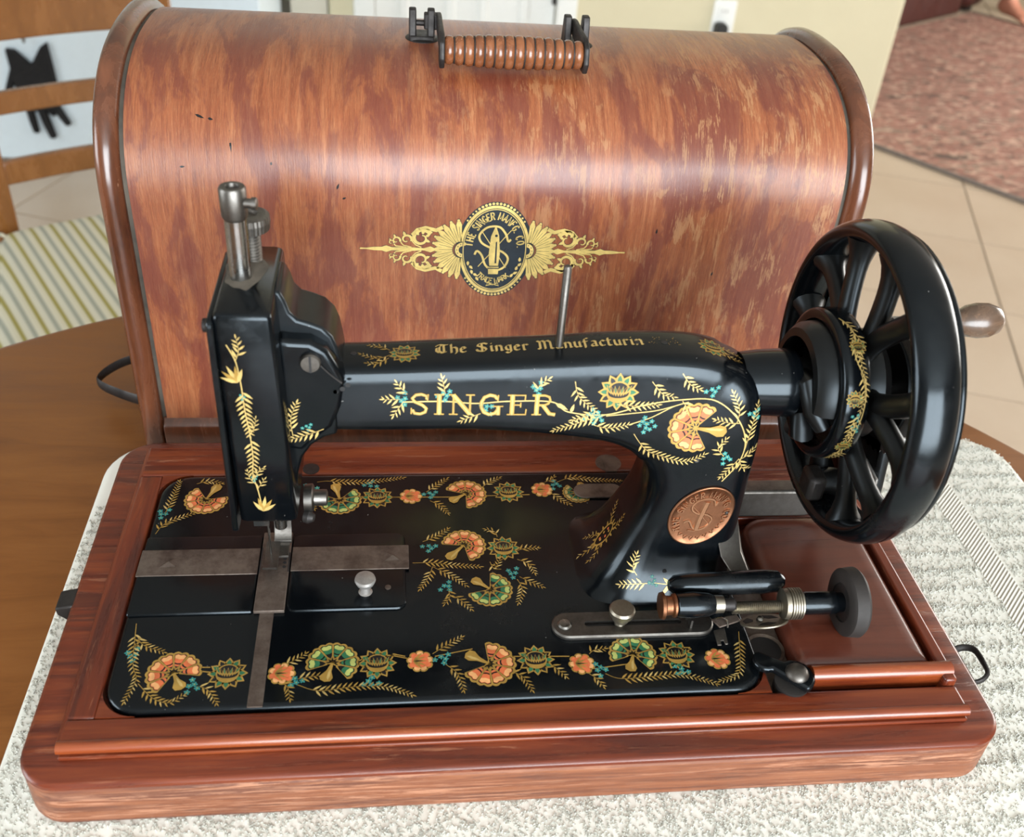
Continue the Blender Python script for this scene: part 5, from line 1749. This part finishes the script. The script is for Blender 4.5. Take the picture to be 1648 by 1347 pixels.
for x, z in ((-2.06, 11.74), (-.1, 11.96), (4.1, 12.34), (1.84, 11.35), (6.75, 11.01), (7.1, 10.85), (9.31, 10.68), (9.5, 10.35), (12.41, 12.32), (13.65, 8.67), (14.65, 11.1)):
    D = Dec()
    teal(D, x, z, .42)
    emit('blossom_cluster', D, armfront, arm)

# roman capitals with serifs: (points, width) strokes in a unit-high box
RM = {
    'S': (.74, [([(.62, .74), (.60, .90), (.42, .975), (.22, .94), (.10, .78), (.18, .62), (.46, .46), (.60, .30), (.56, .12), (.38, .03), (.18, .06), (.10, .24)], .135), ([(.665, .98), (.64, .68)], .06), ([(.065, .32), (.06, .02)], .06)]),
    'I': (.44, [([(.22, 0), (.22, 1)], .19), ([(.04, .03), (.40, .03)], .06), ([(.04, .97), (.40, .97)], .06)]),
    'N': (.98, [([(.2, 0), (.2, 1)], .085), ([(.8, 0), (.8, 1)], .085), ([(.18, .97), (.81, .03)], .19), ([(.04, .03), (.36, .03)], .06), ([(.02, .97), (.28, .97)], .06), ([(.64, .97), (.96, .97)], .06)]),
    'G': (.92, [([(.70, .78), (.60, .93), (.42, .97), (.22, .86), (.12, .62), (.12, .38), (.22, .14), (.42, .03), (.62, .09), (.72, .25)], .15), ([(.73, .98), (.71, .68)], .06), ([(.74, 0), (.74, .44)], .17), ([(.54, .43), (.92, .43)], .06)]),
    'E': (.80, [([(.22, 0), (.22, 1)], .19), ([(.04, .03), (.72, .03)], .06), ([(.04, .97), (.70, .97)], .06), ([(.22, .5), (.52, .5)], .06), ([(.69, 1), (.68, .72)], .055), ([(.72, 0), (.74, .30)], .055), ([(.53, .62), (.53, .38)], .055)]),
    'R': (.92, [([(.22, 0), (.22, 1)], .19), ([(.04, .03), (.40, .03)], .06), ([(.04, .97), (.5, .97), (.66, .90), (.70, .74), (.64, .58), (.5, .50), (.25, .50)], .10), ([(.44, .50), (.70, .08), (.92, .03)], .17)])}
D = Dec()
x = -1.72
for chx in 'SINGER':
    wd, sts = RM[chx]
    for pts, w in sts:
        D.stroke([(x + u * 1.27, 10.98 + v_ * 1.06) for u, v_ in pts], w * 1.12, 'gold', 3)
        if w > .1:
            for u, v_ in pts[1:-1]:
                D.disc((x + u * 1.27, 10.98 + v_ * 1.06), w * .55, 'gold', 3, n=10)
            D.stroke([(x + u * 1.27, 10.98 + v_ * 1.06) for u, v_ in pts], w * .38, 'pale_gold', 4)
    x += (wd + .085) * 1.27 * 1.02
emit('singer_lettering', D, armfront, arm)
for o_ in [q for q in bpy.data.objects if q.name.startswith('singer_lettering')]:
    o_.name = 'brand_lettering'
    o_['label'] = 'gold serif capitals along the arm'

# ---- arm top: black-letter line and two gold flowers
LC = {
    'T': (.95, [[(.05, .78), (.3, 1), (.8, .92), (.95, 1)], [(.5, .95), (.32, .7), (.3, .25), (.5, .02), (.8, .18)], [(.12, .62), (.1, .3), (.3, .08)], [(.62, .9), (.62, .15)]]),
    'h': (.55, [[(.08, 1), (.08, 0)], [(.08, .5), (.3, .66), (.46, .5), (.46, .1), (.34, -.12)]]), 'e': (.5, [[(.08, .5), (.08, .12), (.25, 0), (.44, .14)], [(.08, .5), (.26, .66), (.42, .48), (.1, .32)]]),
    'S': (.85, [[(.8, .86), (.55, 1), (.2, .9), (.12, .68), (.6, .46), (.72, .22), (.5, .02), (.12, .1), (.02, .28)], [(.42, .95), (.42, .08)]]), 'i': (.26, [[(.02, .56), (.12, .66), (.12, .06), (.24, .04)], [(.08, .86), (.18, .94)]]),
    'n': (.56, [[(.02, .56), (.1, .66), (.1, 0)], [(.1, .5), (.3, .66), (.44, .52), (.44, .06), (.54, .04)]]), 'g': (.52, [[(.42, .62), (.2, .62), (.08, .42), (.12, .16), (.28, .06), (.42, .2)], [(.42, .66), (.42, -.1), (.24, -.26), (.06, -.14)]]),
    'r': (.42, [[(.02, .56), (.1, .66), (.1, .04), (.2, 0)], [(.1, .5), (.26, .66), (.4, .56)]]), 'M': (1.15, [[(.05, .1), (.2, .02), (.22, .85), (.05, .98)], [(.22, .85), (.42, 1), (.55, .82), (.55, .02)], [(.55, .82), (.78, 1), (.95, .8), (.95, .1), (1.1, .02)]]),
    'a': (.52, [[(.1, .58), (.28, .66), (.4, .54), (.4, .06), (.5, .04)], [(.4, .36), (.14, .3), (.08, .14), (.22, 0), (.4, .14)]]), 'u': (.56, [[(.02, .58), (.1, .66), (.1, .14), (.24, 0), (.44, .16)], [(.44, .66), (.44, .06), (.54, .04)]]),
    'f': (.4, [[(.4, .94), (.26, 1), (.14, .86), (.14, -.1)], [(.0, .6), (.36, .62)]]), 'c': (.44, [[(.4, .54), (.26, .66), (.08, .46), (.1, .14), (.24, 0), (.42, .12)]]), 't': (.38, [[(.14, .9), (.12, .12), (.24, 0), (.36, .08)], [(.0, .62), (.34, .64)]]), ' ': (.42, [])}
txt = 'The Singer Manufacturin'
tot = sum(LC[t][0] + .10 for t in txt)
sc_ = (9.25 + .55) / tot
D = Dec()
x = -.55
for t in txt:
    wd, sts = LC[t]
    for pts in sts:
        D.nib([(x + u * sc_, .74 + .004 * x + v_ * .74) for u, v_ in pts], .135, math.radians(38), 'pale_gold', 1)
    x += (wd + .10) * sc_
for k in range(26):
    D.disc((9.45 + random.random() * 1.5, .75 + random.random() * .7), random.uniform(.012, .035), 'gold', 1, n=6)
emit('script_lettering', D, armtop, arm, label='worn gold black-letter line on top of the arm')
for x, y, fs in ((-1.93, .85, [[(-2.6, .75), (-3.2, .5), (-3.9, .9)], [(-2.6, 1.15), (-3.0, 1.5), (-3.5, 1.6)], [(-2.65, .5), (-3.2, .1), (-3.6, .15)]]), (12.6, 1.0, [[(13.0, .8), (13.4, .6), (13.9, .6)], [(13.0, 1.1), (13.5, 1.2), (14.1, 1.1)]])):
    D = Dec()
    lotus(D, x, y, .72, rot=.3)
    emit('lotus_flower', D, armtop, arm)
    for f_ in fs:
        D = Dec()
        fern(D, f_, .4)
        emit('leaf_spray', D, armtop, arm)

# ---- pillar: left face spray, foot sprays, copper medallion
D = Dec()
ov = [(.85 + .36 * math.cos(a), 1.75 + .75 * math.sin(a)) for a in [2 * PI * k / 20 for k in range(20)]]
D.stroke(ov, .10, 'gold', 2, closed=True)
for k in range(14):
    a = 2 * PI * k / 14
    D.leaf((.85 + .36 * math.cos(a), 1.75 + .75 * math.sin(a)), a, .28, .16, 'gold', 1)
for k in range(6):
    D.disc((.85 + .15 * math.cos(k), 1.75 + .4 * math.sin(k * 2.1)), .08, 'orange' if k % 2 else 'gold', 3, n=8)
emit('pillar_flower', D, armleft, arm)
for f_ in ([(.85, .95), (.82, .55), (.8, .12)], [(1.2, 2.3), (1.5, 2.7), (1.8, 3.2)], [(.6, 2.4), (.45, 2.9), (.5, 3.4)], [(.5, 1.3), (.2, .9), (.1, .5)], [(1.2, 1.3), (1.6, 1.0), (1.8, .6)]):
    D = Dec()
    fern(D, f_, .36)
    emit('leaf_spray', D, armleft, arm)
for f_ in ([(10.13, 1.37), (9.91, 1.79), (10.06, 2.49)], [(10.78, .98), (9.99, .92), (9.3, .82)]):
    D = Dec()
    fern(D, f_, c='pale_gold')
    emit('leaf_spray', D, armfront, arm)
D = Dec()
for a, ln in ((2.4, .55), (.6, .65), (-2.3, .7), (-.9, .5), (1.5, .3)):
    D.leaf((11.94, .88), a, ln, ln * .34, 'pale_gold', 1)
D.stroke([(10.9, 1.0), (11.94, .88)], .04, 'pale_gold', 0)
emit('leaf_spray', D, armfront, arm)
D = Dec()
teal(D, 11.0, 1.02, .36)
emit('blossom_cluster', D, armfront, arm)
for x, z in ((11.58, 1.6), (12.21, 8.49)):
    q = armfront(x, z, 0)
    obj('oil_hole', B().lathe([(-.05, .12), (.015, .12)], q, (0, -1, .1), 12), 'black_plastic', arm)

# medallion: raised oval plate that follows the pillar
MX, MZ, MA, MB_, MR = 13.03, 5.05, 1.68, 1.83, .20


def medmap(u, v_, h):
    """unit-disc coordinates"""
    x_ = MX + MA * (u + .0 * v_)
    z_ = MZ + MB_ * (MR * u + math.sqrt(1 - MR * MR) * v_)
    q = armfront(x_, z_, 0)
    return (q[0], q[1] - h, q[2] + h * .15) if q else (x_, -1.3 - h, z_)


md_ = B()
for rr in ((1.0, .0), (1.0, .07), (.97, .11), (.93, .11), (.90, .07), (.6, .07), (.3, .07)):
    pass
md_.rings([[medmap(r_ * math.cos(2 * PI * k / 56), r_ * math.sin(2 * PI * k / 56), h) for k in range(56)] for r_, h in ((1.0, .0), (1.005, .07), (.985, .105), (.95, .11), (.92, .07), (.7, .065), (.5, .065), (.25, .065), (.02, .065))])
medal = obj('medallion', md_, 'copper', sm, angle=60, label='copper oval trade-mark medallion on the pillar')


def relief(name, strokes, w, mat, h0=.06, h1=.12):
    b_ = B()
    for pts in strokes:
        P = [Vector((p[0], p[1])) for p in pts]
        rs_ = []
        for i in range(len(P)):
            t_ = (P[min(i + 1, len(P) - 1)] - P[max(i - 1, 0)])
            t_ = t_.normalized() if t_.length else Vector((1, 0))
            n_ = Vector((-t_.y, t_.x)) * w * .5
            rs_.append([medmap(*(P[i] + n_), h0), medmap(*(P[i] + n_ * .5), h1), medmap(*(P[i] - n_ * .5), h1), medmap(*(P[i] - n_), h0)])
        b_.rings(rs_)
    return obj(name, b_, mat, medal)


def arc_strokes(txt_, r, a_mid, size, gap=.24, sq=.8, inward=False):
    out_ = []
    adv = [CAPS[t][0] * sq + gap for t in txt_]
    s = -sum(adv) * size / 2
    for t, ad in zip(txt_, adv):
        mid_ = s + (ad - gap) * size / 2
        a = a_mid - mid_ / r
        nx, nz = math.cos(a), math.sin(a)
        tx, tz = nz, -nx
        for st in CAPS[t][1]:
            out_.append([(nx * r + tx * (u - CAPS[t][0] / 2) * sq * size + nx * v_ * size, nz * r + tz * (u - CAPS[t][0] / 2) * sq * size + nz * v_ * size) for u, v_ in st])
        s += ad * size
    return out_


relief('medal_lettering', arc_strokes('THE SINGER MANFG CO', .66, PI / 2 + .02, .20), .055, 'copper_light', h1=.14)
relief('medal_ribbon', [[(p.x, p.y) for p in catmull([(.42, .42, 0), (.36, .30, 0), (.30, .50, 0), (.08, .60, 0), (-.22, .56, 0), (-.34, .34, 0), (-.15, .12, 0), (.15, .02, 0), (.33, -.18, 0), (.2, -.42, 0), (-.05, -.48, 0), (-.22, -.36, 0), (-.36, -.10, 0), (-.52, -.12, 0)], 4)]], .085, 'copper_light')
relief('medal_shuttle', [[(-.10, -.45), (-.04, -.1), (.04, .25), (.10, .48)]], .22, 'copper_light', h1=.15)
relief('medal_needles', [[(-.3, .4), (.3, -.38)], [(-.36, -.42), (-.12, -.5)]], .04, 'copper_light')
lv = []
for k in range(9):
    a = -PI / 2 + (k - 4) * .28
    lv.append([(.74 * math.cos(a - .08), .74 * math.sin(a - .08)), (.82 * math.cos(a), .82 * math.sin(a)), (.72 * math.cos(a + .1), .72 * math.sin(a + .1))])
relief('medal_wreath', lv, .06, 'copper_light')
for a in (PI + .1, -.1):
    q = medmap(.78 * math.cos(a), .78 * math.sin(a), .06)
    obj('medal_rivet', B().lathe([(0, .09), (.05, .08), (.07, .02)], q, (0, -1, .1), 10), 'dark_iron', medal)

# ---- head front vine
def headfront(u, v_, h):
    t = (v_ - 5.75) / 11.0
    return (u, -2.0 - .15 * t - h - .006, v_)


vine = [(-9.28, 15.6), (-8.98, 14.8), (-8.86, 13.6), (-8.82, 12.2), (-8.72, 10.9), (-8.70, 9.6), (-8.78, 8.6), (-8.62, 7.5), (-8.52, 6.4)]
D = Dec()
D.stroke([(p.x, p.y) for p in catmull([(a, b_, 0) for a, b_ in vine], 6)], .05, 'pale_gold', 0)
emit('gold_stem', D, headfront, head)
for f_, ln in (([(-8.98, 14.8), (-8.8, 15.3), (-8.85, 15.9)], .5), ([(-8.86, 13.6), (-8.82, 12.9), (-8.82, 12.2), (-8.72, 10.9)], .6), ([(-8.72, 10.9), (-8.5, 11.3), (-8.4, 11.8)], .35), ([(-8.72, 10.9), (-8.7, 10.2), (-8.70, 9.6), (-8.78, 8.6)], .55), ([(-8.75, 8.3), (-8.5, 8.8), (-8.3, 9.0)], .4),
               ([(-8.7, 8.0), (-8.95, 8.4), (-9.0, 8.8)], .35), ([(-8.65, 7.7), (-8.55, 7.9), (-8.3, 8.3)], .4)):
    D = Dec()
    fern(D, f_, ln, c='pale_gold')
    emit('leaf_spray', D, headfront, head)
for x, z, a0 in ((-8.98, 13.7, 2.0), (-8.50, 6.35, 1.4)):
    D = Dec()
    for k in range(-2, 3):
        D.leaf((x, z), a0 + k * .38, .95 - .1 * abs(k), .22, 'gold' if k % 2 else 'pale_gold', 1 + abs(k))
    emit('lily_flower', D, headfront, head)
for x, z in ((-8.86, 12.95), (-8.76, 8.35)):
    D = Dec()
    teal(D, x, z, .22)
    emit('blossom_cluster', D, headfront, head)


def webfront(u, v_, h):
    return (u, -.87 - h - .006, v_)


def sidemap(u, v_, h):
    """front of the casting between head and arm"""
    return (u, -.965 - h, v_) if v_ > 9.6 else (u, -.875 - h, v_)


for f_ in ([(-7.0, 9.95), (-7.05, 10.9), (-6.75, 11.8)], [(-5.6, 10.35), (-6.3, 10.05), (-7.3, 9.7)]):
    D = Dec()
    fern(D, f_, .55, c='pale_gold')
    emit('leaf_spray', D, lambda u, v_, h: (u, -.965 - h, v_), sm)
D = Dec()
teal(D, -6.3, 10.45, .3)
emit('blossom_cluster', D, lambda u, v_, h: (u, -.965 - h, v_), sm)

# ---- gold vine round the pulley drum
def drummap(u, v_, h):
    a = v_ / 3.72
    r_ = 3.72 + h + .004
    return (18.66 + u, AY - r_ * math.sin(a), WZ + r_ * math.cos(a))


for f_ in ([(-.3, .1), (.1, .9), (-.1, 1.6)], [(.0, 1.0), (.3, 1.7), (.1, 2.5)], [(-.2, 1.8), (.1, 2.6), (.3, 3.4)], [(.1, 3.2), (.3, 4.0), (.2, 4.9)], [(.1, 5.2), (-.1, 6.0), (.2, 6.6)], [(.25, 5.0), (.1, 5.8), (-.1, 6.6)], [(.1, 7.4), (-.05, 8.2), (-.2, 9.2)], [(.1, 7.5), (.3, 8.2), (.15, 9.0)]):
    D = Dec()
    fern(D, f_, .42, c='pale_gold')
    emit('leaf_spray', D, drummap, drum)
D = Dec()
D.stroke([(p.x, p.y) for p in catmull([(-.3, .1, 0), (.1, 1.2, 0), (-.1, 2.4, 0), (.3, 3.6, 0), (.35, 4.9, 0), (.2, 6.2, 0), (.0, 7.4, 0), (-.15, 9.0, 0)], 8)], .05, 'pale_gold', 0)
emit('gold_stem', D, drummap, drum)
for u, v_ in ((.1, 1.9), (-.15, 4.4), (.0, 7.1)):
    D = Dec()
    lotus(D, u, v_, .42)
    emit('lotus_flower', D, drummap, drum)
for u, v_ in ((.1, 5.3), (.2, 5.9)):
    D = Dec()
    teal(D, u, v_, .28)
    emit('blossom_cluster', D, drummap, drum)
